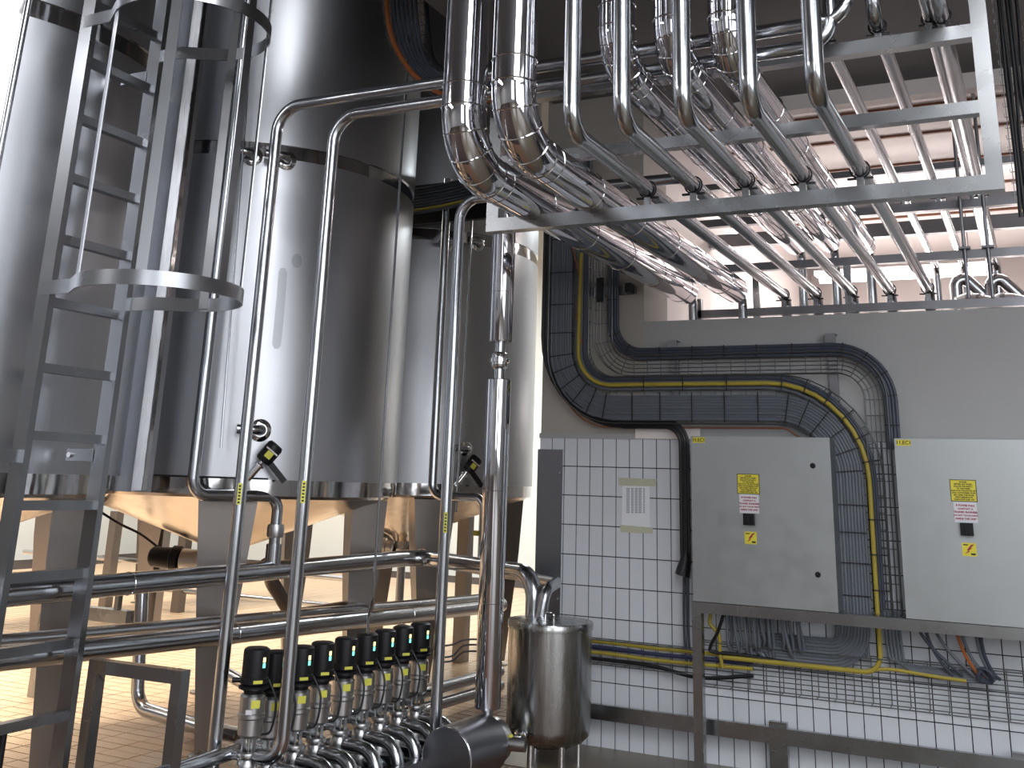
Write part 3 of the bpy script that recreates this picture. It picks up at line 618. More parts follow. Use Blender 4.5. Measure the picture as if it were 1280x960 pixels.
# three long pipes feeding the valve row
YP = -2.6
p1 = V(306, 560, Y=YP); z1 = V(450, 119, Y=YP).z; p2 = V(385, 553, Y=YP); z2 = V(480, 137, Y=YP).z
q1 = V(1062, 22, Y=YP); q2 = V(1040, 52, Y=YP)
VX = -0.55
vz0 = V(325, 938, X=VX).z
g1 = thing('feed_pipe', 'left leaning feed pipe, turning right high up and standing left of the valve row', 'pipe', (p1.x, YP, 0.02))
part('tube', MB().tube(fil([(p1.x, YP, .02), (p1.x, YP, z1), (q1.x, YP, z1), (q1.x, YP, 4.615)], [.16, .14], 10), .034, 20), PIPE, g1)
g2 = thing('feed_pipe', 'feed pipe curving at its foot into the first valve of the row', 'pipe', (p2.x, YP, vz0))
part('tube', MB().tube(fil([(VX + .06, YP, vz0), (p2.x, YP, vz0), (p2.x, YP, z2), (q2.x, YP, z2), (q2.x, YP, 4.615)], [.10, .16, .14], 10), .034, 20), PIPE, g2)
Y3 = -1.22
p3 = V(557, 640, Y=Y3); z3 = V(606, 247, Y=Y3).z
g3 = thing('feed_pipe', 'long feed pipe right of the middle tank dropping to the last valve', 'pipe', (p3.x, Y3, .2))
part('tube', MB().tube(fil([(p3.x, Y3, .22), (p3.x, Y3, z3), (1.35, Y3, z3)], .14, 10), .036, 20), PIPE, g3)
for gg, pp, px, yy in ((g1, p1, 306, (604, 631)), (g2, p2, 388, (601, 629)), (g3, p3, 560, (640, 666))):
    za = V(px, yy[0], Y=pp.y).z; zb = V(px, yy[1], Y=pp.y).z
    dirn = Vector((.55, -.83, 0)).normalized(); sd = Vector((-dirn.y, dirn.x, 0))
    s = part('pipe_marker', MB().obox(Vector((pp.x, pp.y, (za + zb) / 2)) + dirn * .034, sd * .011, dirn * .0025, (0, 0, (za - zb) / 2)), LIME, gg)
    for k in range(6):
        z = zb + (za - zb) * (k + .7) / 6.6
        part('marker_print', MB().obox(Vector((pp.x, pp.y, z)) + dirn * .0368, sd * .006, dirn * .0004, (0, 0, .0045)), INK, s)
tb = V(459, 797, X=VX + .02)
tt = V(497, 240, Y=tb.y)
pipe('air_tube', 'thin steel tube from above down to a valve head in the row', [(tb.x, tb.y, tb.z - .01), (tb.x, tb.y, tb.z + .12), (tb.x + .035, tb.y - .02, tb.z + .22), (tb.x + .035, tb.y - .02, 4.6)], .0085, .03, n=10, cat='tube')
pipe('sensor_tube', 'thin steel tube beside the drop pipe of the farthest tank', [V(570, 640, Y=.62), V(590, 275, Y=.62)], .010, .05, n=10, cat='tube')
pipe('sensor_tube', 'thin steel tube beside the drop pipe of the middle tank', [V(276, 560, Y=-2.0), V(318, 0, Y=-2.0)], .007, .05, n=10, cat='tube')
pipe('vent_pipe', 'slim upright steel pipe at the top left edge before the first tank', [V(-8, 230, Y=-4.25), V(37, 0, Y=-4.25) + Vector((0, 0, .3))], .016, .05, n=12)
# bay pipes on the floor and their supports
bp = [V(178, 735, Y=-1.36), V(171, 884, Y=-1.36), V(250, 909, Y=-1.46), V(300, 920, Y=-1.52)]
pipe('drain_pipe', 'bent brown tinted drain pipe low between the tank legs', [bp[0], bp[1], bp[2], bp[3]], .045, .14)
pipe('elbow_pipe', 'dark bent pipe dropping behind the upper thick pipe under the middle tank', [V(334, 700, X=-1.75), V(340, 728, X=-1.75), V(366, 770, X=-1.75), V(430, 760, X=-1.75)], .05, .12, LEG)
sa = V(122, 832, Z=.74); sb = V(226, 846, Z=.74)
fr = thing('pipe_support', 'dark inverted U square tube support under the lower thick pipe', 'support', (sa.x, sa.y, 0))
part('post', MB().box(sa.x - .03, sa.x + .03, sa.y - .03, sa.y + .03, 0, .77), FRAME, fr); part('post', MB().box(sb.x - .03, sb.x + .03, sb.y - .03, sb.y + .03, 0, .77), FRAME, fr)
part('crossbar', MB().bar((sa.x + .03, sa.y, .74), (sb.x - .03, sb.y, .74), .06, .06), FRAME, fr)
sa = V(60, 758, Y=-1.0); sb = V(163, 772, Y=-1.0)
f2 = thing('pipe_support', 'square steel beam end seen between the two thick pipes', 'support', (sb.x, -1.0, 0))
part('beam', MB().bar((sa.x, -1, sb.z), (sb.x, -1, sb.z), .09, .09), FRAME, f2); part('post', MB().box(sa.x - .04, sa.x + .04, -1.04, -.96, 0, sb.z - .04), FRAME, f2); part('strut', MB().box(sb.x - .16, sb.x - .12, -1.02, -.98, sb.z + .04, sb.z + .25), FRAME, f2)
for y0, z0, lab in ((3.4, .55, 'long steel rail pipe behind the far legs, upper'), (3.4, .25, 'long steel rail pipe behind the far legs, lower')):
    pipe('rail_pipe', lab, [(-9.5, y0, z0), (-3.9, y0, z0)], .03, .1)
for w_, ya, yb in (('upper', 873, 843), ('lower', 894, 861)):
    a = V(500, ya, X=-1.0); b = V(625, yb - 4, X=-1.0); t = thing('rail_pipe', 'thick steel pipe low behind the column pipe, %s of two' % w_, 'pipe', (-1.0, (a.y + b.y) / 2, 0))
    part('tube', MB().tube([a, b], .042, 16), PIPE, t)
    for q in (.2, .95): p = a.lerp(b, q); part('stand_post', MB().tube([(p.x, p.y, 0), p], .015, 8), FRAME, t)
for k, (px, Yq, w_) in enumerate(((131, 3.2, 'first'), (193, 2.6, 'second'), (222, 3.4, 'third'), (578, 2.4, 'fourth'), (607, 3.4, 'last'))):
    a = V(px, 760, Y=Yq); solo('steel_post', MB().box(a.x - .06, a.x + .06, Yq - .06, Yq + .06, 0, 1.7 if px > 500 else 1.15), LEG, 'brown tinted steel post behind the near tank legs, %s from the left' % w_, 'post', (a.x, Yq, 0))
for k, yy in enumerate(((808, 799), (822, 806), (828, 814))):
    cable('bay_hose', smoothpath([V(545, yy[0], X=-1.05), V(565, yy[0] - 2, X=-1.05), V(580, yy[1] + 1, X=-1.05), V(605, yy[1], X=-1.05)], 5), .007, SLATE, ('highest', 'middle', 'lowest')[k] + ' of three thin hoses behind the column pipe')

# ------------------------------------------------------------------ ladder with safety cage
LDX, LY0, LY1 = -1.2, -3.665, -3.18
ld_ = thing('caged_ladder', 'tall steel ladder with a hooped safety cage in front of the first tank', 'ladder', (LDX, -3.42, 0))
for y in (LY0, LY1): part('rail', MB().box(LDX - .045, LDX + .045, y - .018, y + .018, 0.0, 5.6), GALV, ld_)
for k in range(-3, 12):
    z = 1.5 + .32 * k
    part('rung', MB().box(LDX - .024, LDX + .024, LY0 + .018, LY1 - .018, z - .024, z + .020), GALV, ld_)
for z in (1.74, 3.82):
    b = part('wall_bracket', MB().box(LDX - .22, LDX - .035, LY1 - .03, LY1 - .022, z - .03, z + .03), GALV, ld_)
    part('bolt', MB().lathe([(0, 0), (.014, 0), (.014, .012), (0, .012)], (LDX - .19, LY1 - .03, z), (0, -1, 0), 8), CHROME, b)
part('side_arm', MB().box(LDX - .02, LDX + .02, LY0 - .9, LY0 - .016, 1.69, 1.75), GALV, ld_)
part('side_arm', MB().box(LDX - .02, LDX + .02, LY0 - .9, LY0 - .016, 1.05, 1.11), GALV, ld_)
ft = part('levelling_foot', MB().tube([(LDX, -3.52, .54), (LDX, -3.52, .02)], .016, 12), BLACK, ld_); part('foot_disc', MB().lathe([(0, 0), (.06, 0), (.05, .012), (.016, .03)], (LDX, -3.52, 0), (0, 0, 1), 20), GALV, ft)
HR = .40; hc = (LDX + .50, -3.42)
def strip(path, h, t):
    mb = MB(); n = len(path); vs = []; fs = []
    for i, p in enumerate(path):
        d = (path[min(i + 1, n - 1)] - path[max(i - 1, 0)]); nn = Vector((d.y, -d.x, 0)).normalized() * (t / 2)
        vs += [p + nn + Vector((0, 0, -h / 2)), p + nn + Vector((0, 0, h / 2)), p - nn + Vector((0, 0, h / 2)), p - nn + Vector((0, 0, -h / 2))]
    for i in range(n - 1):
        for k in range(4): fs.append((i * 4 + k, i * 4 + (k + 1) % 4, i * 4 + 4 + (k + 1) % 4, i * 4 + 4 + k))
    fs += [(0, 1, 2, 3), (n * 4 - 1, n * 4 - 2, n * 4 - 3, n * 4 - 4)]; return mb.add(vs, fs, True)
for z in (2.52, 3.95, 5.38):
    pts = [Vector((LDX - .02, LY0 - .016, z)), Vector((LDX + .18, LY0 - .02, z))]
    for a in range(-115, 116, 8): pts.append(Vector((hc[0] + HR * math.cos(math.radians(a)), hc[1] + HR * math.sin(math.radians(a)), z)))
    pts += [Vector((LDX + .18, LY1 + .02, z)), Vector((LDX - .02, LY1 + .016, z))]
    part('cage_hoop', strip(pts, .07, .007), GALV, ld_, ang=.9)
for a in (-118, -58, 0, 52, 100):
    u = Vector((math.cos(math.radians(a)), math.sin(math.radians(a)), 0)); t = Vector((-u.y, u.x, 0)); p = Vector((hc[0], hc[1], 0)) + u * (HR - .008)
    part('cage_strip', MB().obox(p + Vector((0, 0, 4.0)), t * .026, u * .003, (0, 0, 1.5)), GALV, ld_)

# ------------------------------------------------------------------ valve manifold
def valve(label, group, base, h0=0.0):
    """seat valve: two bodies, clamp rings, actuator, black control head with lamps; base = (x, y) axis, heights absolute"""
    x, y = base; zt = .795 + h0; t = thing('seat_valve', label, 'valve', (x, y, .12), group); ax = (x, y, 0)
    hd = part('control_head', MB().lathe([(0, zt), (.052, zt), (.064, zt - .008), (.066, zt - .02), (.066, zt - .135), (.070, zt - .14), (.070, zt - .165), (.05, zt - .17)], ax, (0, 0, 1), 26), BLACK, t)
    part('base_disc', MB().lathe([(.045, zt - .165), (.076, zt - .178), (.076, zt - .188), (.05, zt - .20), (.045, zt - .215)], ax, (0, 0, 1), 26), BLACK, t)
    part('cable_gland', MB().tube([(x - .045, y - .05, zt - .15), (x - .08, y - .075, zt - .15)], .012, 10), BLACK, hd)
    u = Vector((.80, -.60, 0)); u.normalize(); s = Vector((-u.y, u.x, 0)); c = Vector((x, y, 0))
    v1 = Vector((.97, -.24, 0)).normalized()
    part('amber_lamp', MB().obox(c + v1 * .0655 + Vector((0, 0, zt - .052)), Vector((-v1.y, v1.x, 0)) * .007, v1 * .003, (0, 0, .011)), GLOW_Y, hd)
    part('teal_lamp', MB().obox(c + v1 * .0655 + Vector((0, 0, zt - .078)), Vector((-v1.y, v1.x, 0)) * .007, v1 * .003, (0, 0, .011)), GLOW_G, hd)
    part('code_label', MB().obox(c + u * .0705 + Vector((0, 0, zt - .152)), s * .023, u * .0015, (0, 0, .0075)), LIME, hd)
    z2 = zt - .212
    ac = part('actuator', MB().lathe([(0, z2), (.052, z2), (.062, z2 - .012), (.062, z2 - .085), (.068, z2 - .092), (.068, z2 - .108), (.062, z2 - .115), (.060, z2 - .185), (.045, z2 - .20), (0, z2 - .20)], ax, (0, 0, 1), 26), VALVE, t)
    part('yellow_tag', MB().obox(c + u * .0625 + Vector((0, 0, z2 - .042)), s * .022, u * .0015, (0, 0, .018)), LIME, ac)
    z3 = z2 - .20
    part('yoke', MB().box(x - .035, x - .027, y - .012, y + .012, z3 - .07, z3 + .002).box(x + .027, x + .035, y - .012, y + .012, z3 - .07, z3 + .002).tube([(x, y, z3), (x, y, z3 - .07)], .009, 10), VALVE, t)
    part('clamp', MB().lathe([(.03, z3 - .062), (.052, z3 - .066), (.055, z3 - .078), (.052, z3 - .088), (.03, z3 - .09)], ax, (0, 0, 1), 22), VALVE, t)
    part('body', MB().lathe([(.03, z3 - .085), (.042, z3 - .095), (.052, z3 - .12), (.052, z3 - .15), (.042, z3 - .175), (.05, z3 - .18), (.05, z3 - .20), (.042, z3 - .21), (.052, z3 - .235), (.052, z3 - .275), (.04, z3 - .30), (0, z3 - .305)], ax, (0, 0, 1), 22), VALVE, t)
    zo = z3 - .135
    if h0 == 0:
        part('outlet_bend', MB().tube(fil([(x + .03, y, zo), (x + .27, y - .02, zo), (x + .27, y - .02, .13)], .125, 10), .037, 16), PIPE, t)
    part('return_bend', MB().tube(fil([(x + .03, y, zo - .12), (x + .175, y - .03, zo - .12), (x + .175, y - .03, .13)], .075, 8), .029, 14), PIPE, t)
    part('air_hose', MB().tube(smoothpath([(x + .05, y + .05, zt - .15), (x + .10, y + .06, zt - .25), (x + .09, y + .05, zt - .38), (x + .045, y + .03, zt - .40)], 4), .006, 7), JET, t)
    return t
GV = 'identical seat valves in the row, second to last'
ys = []
v0 = valve('nearest and tallest seat valve of the row, fed by the curved pipe', None, (VX, YP), .035)
for (px, py) in ((346, 817), (378, 812), (404, 806), (433, 801), (459, 796), (482, 791), (504, 787), (526, 782)): ys.append(V(px, py, X=VX).y)
d_ = Vector((.45, -.89, 0)).normalized(); part('white_sticker', MB().obox(Vector((VX, YP, .535)) + d_ * .0625, Vector((-d_.y, d_.x, 0)) * .016, d_ * .0015, (0, 0, .016)), WHITE, v0)
words = ('second', 'third', 'fourth', 'fifth', 'sixth', 'seventh', 'eighth', 'last')
proto = None
for k, y in enumerate(ys):
    lab = ('second seat valve of the row, half hidden behind the curved feed pipe' if k == 0 else
           'seat valve with the thin air tube entering its head, %s of the row' % words[k] if k == 4 else
           'farthest seat valve of the row, beside the long feed pipe' if k == 7 else 'black headed seat valve, %s of nine counted from the nearest' % words[k])
    if proto is None: proto = valve(lab, None, (VX, y)); proto['group'] = 'seat valves of the valve row'; continue
    o = copytree(proto); o.location = (VX, y, .12); o['label'] = lab
bs = thing('valve_rack', 'low steel rack and header pipes under the row of seat valves', 'rack', (VX, -1.7, 0))
part('front_rail', MB().box(-.25, -.20, -3.0, -.62, .10, .145), FRAME, bs); part('rear_rail', MB().box(-.80, -.75, -3.0, -.62, .10, .145), FRAME, bs)
for y in (-2.9, -2.2, -1.5, -.68):
    part('cross_bar', MB().box(-.75, -.25, y, y + .05, .10, .14), FRAME, bs)
    for x in (-.25, -.80): part('leg', MB().box(x, x + .05, y, y + .05, 0, .10), FRAME, bs)
part('catch_tray', MB().box(-.74, -.26, -3.0, -.62, .085, .10), BLACK, bs)
part('header_tube', MB().tube([(VX - .12, -3.1, .33), (VX - .12, -.6, .33)], .035, 16), PIPE, bs); part('header_tube', MB().tube([(VX - .12, -3.1, .22), (VX - .12, -.6, .22)], .03, 16), PIPE, bs)
for y in [YP] + ys:
    part('branch', MB().tube([(VX - .12, y, .33), (VX - .03, y, .33)], .025, 12), PIPE, bs); part('branch', MB().tube([(VX - .12, y, .22), (VX - .03, y, .22)], .022, 12), PIPE, bs)
    part('hand_clamp', MB().lathe([(.034, -.012), (.048, -.01), (.05, 0), (.048, .01), (.034, .012)], (VX - .12, y + .09, .33), (0, 1, 0), 18), VALVE, bs)

# ------------------------------------------------------------------ column pipe, pump, round vessel
CX, CY = -.045, -1.0
cp = thing('column_pipe', 'upright mirror clad pipe with a bare coupling halfway, standing on the pump', 'pipe', (CX, CY, .25))
zc0, zc1, zc2, zc3 = V(607, 885, Y=CY).z, V(625, 474, Y=CY).z, V(625, 428, Y=CY).z, 3.62
zm = (zc1 + zc2) / 2
part('lower_cladding', MB().lathe([(.036, zc0), (.074, zc0), (.079, zc0 + .012), (.079, zc1 - .006), (.072, zc1), (.036, zc1)], (CX, CY, 0), (0, 0, 1), 32), CLAD, cp)
part('upper_cladding', MB().lathe([(.036, zc2), (.074, zc2), (.079, zc2 + .012), (.079, zc3)], (CX, CY, 0), (0, 0, 1), 32), CLAD, cp)
for z in (.95, 1.62, 2.9): part('seam', MB().ring((CX, CY, z), (0, 0, 1), .0793, .0015, 28, 5), CHROME, cp)
part('bare_pipe', MB().tube([(CX, CY, .22), (CX, CY, zc3)], .036, 18), PIPE, cp)
part('coupling', MB().lathe([(.036, zm - .055), (.05, zm - .045), (.055, zm - .035), (.055, zm - .015), (.064, zm - .012), (.064, zm + .012), (.055, zm + .016), (.055, zm + .03), (.05, zm + .045), (.036, zm + .055)], (CX, CY, 0), (0, 0, 1), 26), CHROME, cp)
part('top_elbow', MB().tube(fil([(CX, CY, zc3), (CX, CY, zc3 + .2), (CX, CY + .5, zc3 + .2)], .16, 8), .079, 24), CLAD, cp)
pm = thing('pump', 'steel shrouded pump motor lying at the foot of the clad column pipe', 'pump', (-.06, -1.2, 0))
pc = Vector((-.06, -1.46, .165)); pd = Vector((0.03, 1, 0)).normalized()
part('shroud', MB().lathe([(0, 0), (.158, 0), (.165, .007), (.165, .43), (.15, .45), (0, .45)], pc, pd, 48), MOTOR, pm)
part('front_rim', MB().ring(pc + pd * .006, pd, .161, .004, 40, 6), CHROME, pm)
part('pump_head', MB().lathe([(.12, .45), (.13, .47), (.13, .56), (.09, .60), (0, .60)], pc, pd, 32), VALVE, pm)
part('inlet', MB().tube([pc + pd * .5, pc + pd * .5 + Vector((.22, .05, 0))], .04, 16), VALVE, pm)
part('base', MB().box(-.16, .04, -1.4, -.95, .0, .03), FRAME, pm)
VC = (0.165, -.56); vr = .268
zt_, zb_ = .83, .13
vs_ = thing('round_vessel', 'upright round steel vessel with a flat lid in front of the tiles', 'vessel', (VC[0], VC[1], 0))
part('shell', MB().lathe([(0, zb_ - .03), (vr * .6, zb_ - .02), (vr - .05, zb_ + .005), (vr - .012, zb_ + .04), (vr, zb_ + .09), (vr, zt_ - .05)], (VC[0], VC[1], 0), (0, 0, 1), 56), VESSEL, vs_, ang=.9)
ldp = part('lid', MB().lathe([(vr, zt_ - .05), (vr + .007, zt_ - .048), (vr + .009, zt_ - .012), (vr + .003, zt_ - .002), (.12, zt_ + .012), (0, zt_ + .014)], (VC[0], VC[1], 0), (0, 0, 1), 56), VESSEL, vs_)
part('lid_handle', MB().tube(fil([(VC[0] + .0, VC[1] - .08, zt_), (VC[0] + .0, VC[1] - .08, zt_ + .05), (VC[0] + .06, VC[1] - .08, zt_ + .05), (VC[0] + .06, VC[1] - .08, zt_)], .015, 4), .006, 8), CHROME, ldp)
for a in (20, 140, 260, 320):
    part('leg', MB().tube([(VC[0] + .19 * math.cos(math.radians(a)), VC[1] + .19 * math.sin(math.radians(a)), 0), (VC[0] + .19 * math.cos(math.radians(a)), VC[1] + .19 * math.sin(math.radians(a)), zb_ + .02)], .021, 14), CHROME, vs_)
ve = Vector((.12, -.25 - .56 + .0, .2)); vn = Vector((-.25, -.97, 0)).normalized(); vb = Vector((VC[0], VC[1], .185)) + vn * vr
dv = part('drain_valve', MB().tube([vb - vn * .02, vb + vn * .10], .02, 14).lathe([(.02, .0), (.045, .0), (.045, .012), (.02, .02)], vb, vn, 20), CHROME, vs_)
part('cap', MB().lathe([(.0, .10), (.036, .10), (.036, .125), (0, .127)], vb, vn, 6), LIME, dv)
for k, dx in enumerate((0, .085)):
    pass
pipe('vessel_pipe', 'steel pipe bending over from behind the column into the vessel lid', [(-1.20, .62, UZ - .05), (.10, -.30, UZ - .05), (.10, -.50, UZ - .08), (.075, -.52, .80)], .036, .10)

# ------------------------------------------------------------------ overhead pipe rack
RY = -2.4
rk = thing('hanging_rack', 'near hanging square tube rack carrying the overhead pipes', 'rack', (1.8, RY, 2.95))
def barx(x0, x1, y, z, s): return MB().box(x0, x1, y - s / 2, y + s / 2, z - s / 2, z + s / 2)
part('crossbar', barx(.58, 3.09, RY, 2.985, .07), FRAME, rk); part('crossbar', barx(.65, 3.02, RY, 3.335, .06), FRAME, rk); part('crossbar', barx(.65, 3.02, RY, 3.70, .065), FRAME, rk)
part('upright', MB().box(3.02, 3.09, RY - .035, RY + .035, 3.02, 4.62), FRAME, rk); part('upright', MB().box(.58, .65, RY - .035, RY + .035, 3.02, 4.62), FRAME, rk)
FY = .72
fk = thing('hanging_rack', 'far steel rack behind the wall top carrying the pipe ends', 'rack', (1.9, FY, 2.9))
for z, s in ((2.98, .06), (3.33, .06), (3.70, .06), (4.0, .05)): part('crossbar', barx(.80, 4.5, FY, z, s), PLATE, fk)
part('upright', MB().box(.78, .84, FY - .03, FY + .03, 2.6, 3.1), FRAME, fk); part('upright', MB().box(4.44, 4.5, FY - .03, FY + .03, 2.6, 4.62), FRAME, fk)
for px in (1203, 1233):
    b = V(px + 8, 372, Y=FY - .05)
    part('hanger_rod', MB().tube([(b.x, FY - .05, b.z), (b.x, FY - .05, 4.62)], .013, 10), PLATE, fk)
    part('rod_plate', MB().box(b.x - .04, b.x + .04, FY - .08, FY - .03, 3.36, 3.375), PLATE, fk)
for x in (1.27, 1.95): part('hanger_post', MB().box(x - .025, x + .025, FY - .02, FY + .02, 2.6, 3.3), FRAME, fk)

PZ = 3.108; PR = .037
names = ('leftmost', 'second', 'third', 'fourth', 'rightmost')
ords = ((714, 163), (777, 152), (853, 142), (936, 130), (1019, 114))
def clampset(t, x, z, r, ybar, zbar, y=None):
    """u-bolt and short post that carry a pipe on a bar"""
    c = part('u_bolt', MB().ring((x, ybar, z), (0, 1, 0), r + .006, .005, 20, 6).box(x - r - .02, x + r + .02, ybar - .008, ybar + .008, z - r - .012, z - r - .004), BLACK, t)
    part('post', MB().box(x - .016, x + .016, ybar - .012, ybar + .012, zbar, z - r - .006), FRAME, t); return c
for k, (px, py) in enumerate(ords):
    e = V(px, py, Z=PZ)
    t = thing('overhead_pipe', 'bare overhead pipe, %s of the five that drop and turn back over the wall' % names[k], 'pipe', (e.x, e.y, PZ))
    part('tube', MB().tube(fil([(e.x, e.y, 4.615), (e.x, e.y, PZ), (e.x, FY + .10, PZ), (e.x, FY + .10, 2.3)], [.11, .09], 10), PR, 20), PIPE, t)
    clampset(t, e.x, PZ, PR, RY, 3.02); clampset(t, e.x, PZ, PR, FY, 3.01)
# lagged pipes with mirror cladding
def lagged(label, x, y0, z, r, rad, yend, ztop=4.615, bare=.035, yrun=None):
    t = thing('lagged_pipe', label, 'pipe', (x, y0, z))
    path = fil([(x, y0, ztop), (x, y0, z), (x, yend, z)], rad, 12)
    part('cladding', MB().tube(path, r, 40), CLAD, t)
    part('bare_end', MB().tube(fil([(x, yend - .05, z), (x, yend + .22, z), (x, yend + .22, z - .6)], .09, 8), bare, 16), PIPE, t)
    c = Vector((x, y0 + rad, z + rad))
    for a in (0, 22.5, 45, 67.5, 90):
        q = math.radians(a); p = c + Vector((0, -math.cos(q), -math.sin(q))) * rad; tg = Vector((0, math.sin(q), -math.cos(q)))
        part('seam', MB().ring(p, tg, r * 1.004, .0042, 40, 6), CHROME, t)
    part('seam', MB().ring((x, y0, z + rad + .11), (0, 0, 1), r * 1.004, .0042, 40, 6), CHROME, t)
    y = y0 + rad + .09; k = 0
    while y < yend - .1:
        part('seam', MB().ring((x, y, z), (0, 1, 0), r * 1.004, .003, 40, 6), CHROME, t); y += .62 if k else .5; k += 1
    return t
ZI = 3.10; rI = .098
def dep(p): return (p - CAM).dot(fwd)
for px, py, yend, w in ((577, 203, .30, 'left'), (640, 176, .38, 'right')):
    e = V(px, py, Z=ZI); lagged('thick mirror clad lagged pipe, %s of the big pair bending back overhead' % w, e.x, e.y, ZI, 28.5 / FPX * dep(e), .26, yend)
ZJ = 3.515
for px, py, qx, qy, w in ((771, 80, 995, 305, 'left'), (840, 71, 1037, 302, 'middle'), (909, 67, 1083, 306, 'right')):
    e = V(px, py, Z=ZJ); f = V(qx, qy, Z=ZJ)
    lagged('mirror clad lagged pipe, %s of the three set higher behind the bare pipes' % w, e.x, e.y, ZJ, 23 / FPX * dep(e), .17, f.y)
# upper thin pipes over the far room
ZU = 3.80
for pts, r, lab in ((((1046, 75), (1150, 285)), .032, 'slender overhead pipe high at the right, first after the bare five'), (((1092, 20), (1152, 180)), .034, 'slender overhead pipe starting from a high elbow near the photo top'),
                    (((1154, 0), (1186, 169)), .022, 'thin overhead pipe close beside the thicker pipe near the rack upright'), (((1171, 0), (1205, 180)), .040, 'thicker overhead pipe nearest the rack upright')):
    a = V(*pts[0], Z=ZU); x = a.x
    t = thing('overhead_pipe', lab, 'pipe', (x, -2, ZU))
    if r == .034: path = fil([(x, a.y, 4.615), (x, a.y, ZU), (x, 3.4, ZU), (x, 3.4, 2.6)], [.1, .1], 8)
    else: path = fil([(x, -4.6 if r != .032 else -3.2, ZU), (x, 3.4, ZU), (x, 3.4, 2.6)], .1, 8)
    part('tube', MB().tube(path, r, 16), PIPE, t)
    clampset(t, x, ZU, r, RY, 3.73); clampset(t, x, ZU, r, FY, 3.73)
# fittings in the next room
for px, w in ((1196, 'left'), (1240, 'right')):
    a = V(px, 372, Y=2.0); b = V(px + 2, 335, Y=2.0)
    pipe('vent_stub', 'round topped steel stub behind the wall, %s one' % w, [(a.x, 2.0, 2.4), (a.x, 2.0, b.z), (a.x + .22, 2.05, b.z - .25)], .05, .06)
    solo('cable_cover', MB().lathe([(0, 0), (.17, 0), (.16, .05), (.10, .09), (0, .10)], V(px + 26, 384, Y=1.2), (.2, -.3, 1), 24), PIPE, 'domed steel cover just above the wall top, %s one' % w, 'cover', V(px + 26, 384, Y=1.2))
lt = thing('fluorescent_light', 'bright fluorescent light hanging in the next room behind the pipes', 'light', V(1125, 345, Y=4.6))
c = V(1125, 345, Y=4.6)
part('housing', MB().box(c.x - .9, c.x + .9, 4.55, 4.75, c.z + .05, c.z + .10), WHITE, lt); part('tube_lamp', MB().tube([(c.x - .85, 4.62, c.z), (c.x + .85, 4.62, c.z)], .035, 12), TUBE_L, lt)
for s in (-.7, .7): part('chain', MB().tube([(c.x + s, 4.65, c.z + .1), (c.x + s, 4.65, 4.60)], .006, 6), PLATE, lt)
for y, z, lab in ((2.2, 3.9, 'dark steel beam across the next room, nearer'), (3.0, 4.3, 'dark steel beam across the next room, farther')):
    solo('steel_beam', MB().box(.5, 6, y - .04, y + .04, z - .06, z + .06), PLATE, lab, 'beam', (3, y, z))
for x, lab in ((1.5, 'pale wall cupboard door in the next room, left'),):
    pass

# cable tray at the right edge
rt = thing('cable_tray', 'upright wire tray full of black cables at the right photo edge', 'cable tray', (3.2, -1.4, 2.9))
xa = V(1262, 60, Y=-1.5).x
mb = MB(); m2 = MB()
for k in range(4): mb.tube([(xa - .05 + k * .035, -1.44, 3.15), (xa - .05 + k * .035, -1.44, 4.62)], .0025, 5)
for z in range(24): m2.tube([(xa - .06, -1.50, 3.18 + z * .06), (xa - .06, -1.44, 3.18 + z * .06), (xa + .07, -1.44, 3.18 + z * .06), (xa + .07, -1.5, 3.18 + z * .06)], .0022, 5)
part('long_wires', mb, WIRE, rt, kind='stuff'); part('cross_wires', m2, WIRE, rt, kind='stuff')
for k in range(5):
    x = xa - .035 + k * .022
    cable('black_cable', smoothpath([(x, -1.465, 4.62), (x + random.uniform(-.008, .008), -1.47, 4.2), (x + random.uniform(-.008, .008), -1.465, 3.8), (x + random.uniform(-.008, .008), -1.47, 3.4), (x, -1.465, 3.05)], 4), .010, JET, ORD[k] + ' black cable from the left in the upright tray at the right edge', 'black cables in the right edge tray')
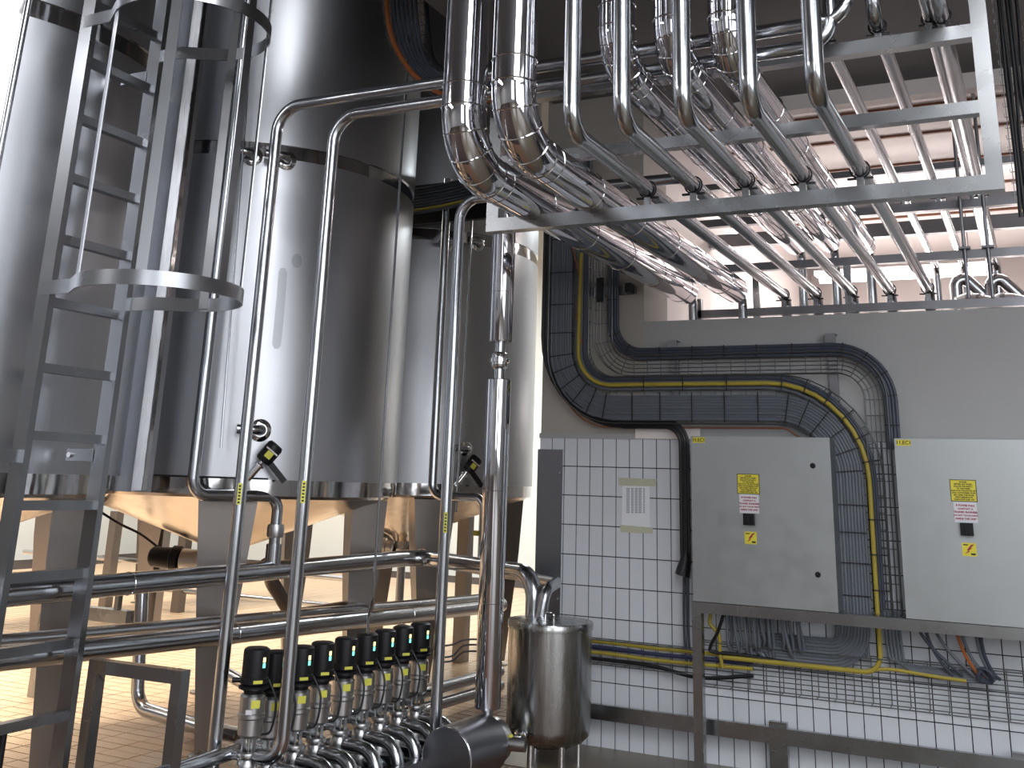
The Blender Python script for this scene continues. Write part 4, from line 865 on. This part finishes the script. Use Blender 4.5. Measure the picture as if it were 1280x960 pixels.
# cable tray with orange cable at the top, between the tank and the lagged pipes
YT = -1.75
tr = thing('cable_tray', 'curved wire tray with orange cable at the top beside the middle tank', 'cable tray', V(500, 60, Y=YT))
def arc(off): return smoothpath([V(478 + off * 1.0, -60, Y=YT), V(480 + off, 0, Y=YT), V(485 + off * .97, 40, Y=YT), V(498 + off * .8, 70, Y=YT), V(520 + off * .6, 98 - off * .25, Y=YT), V(560 + off * .3, 122 - off * .6, Y=YT), V(640, 130 - off * .75, Y=YT)], 6)
lw = MB(); cw = MB(); A0 = arc(-6); A1 = arc(45)
for k in range(7): lw.tube([p + Vector((0, .05, 0)) for p in arc(-6 + k * 8.5)], .003, 5)
for i in range(0, len(A0), 2): cw.tube([A0[i] + Vector((0, -.02, 0)), A0[i] + Vector((0, .05, 0)), A1[i] + Vector((0, .05, 0)), A1[i] + Vector((0, -.02, 0))], .0028, 5)
part('long_wires', lw, WIRE, tr, kind='stuff'); part('cross_wires', cw, WIRE, tr, kind='stuff')
cable('orange_cable', arc(3), .017, ORANGE, 'thick orange cable in the curved tray at the top of the photo')
for k in range(6): cable('slate_cable', arc(12 + k * 5.5), .012, SLATE, ORD[k] + ' slate cable from the orange cable in the curved tray', 'slate cables in the curved tray')
cable('black_cable', arc(52), .016, JET, 'thick black cable outside the curved tray at the top')
# dark bundle running behind to the wall corner
GB = 'dark cables crossing behind the drop pipes'
for k in range(9):
    z = 3.93 + k * .027
    cable('yellow_cable' if k == 1 else 'slate_cable', smoothpath([(-1.9, .42, z), (-1.3, .30, z - .01), (-.7, .12, z), (-.25, -.06, z - .02), (-.02, -.10, z - .12), (0.0 + .015 * k, -.10, 3.6)], 5), .013, YEL if k == 1 else SLATE, 'yellow cable in the dark bundle behind the drop pipes' if k == 1 else ORD[k] + ' lowest dark cable crossing from the middle tank to the wall corner', None if k == 1 else GB)
solo('backing_plate', MB().box(-1.9, -.22, 0.50, .56, 3.86, 4.22), BLACK, 'black plate behind the dark cables', 'backing', (-1.1, .53, 3.86))  # thin black plate hung behind the dark cable bundle
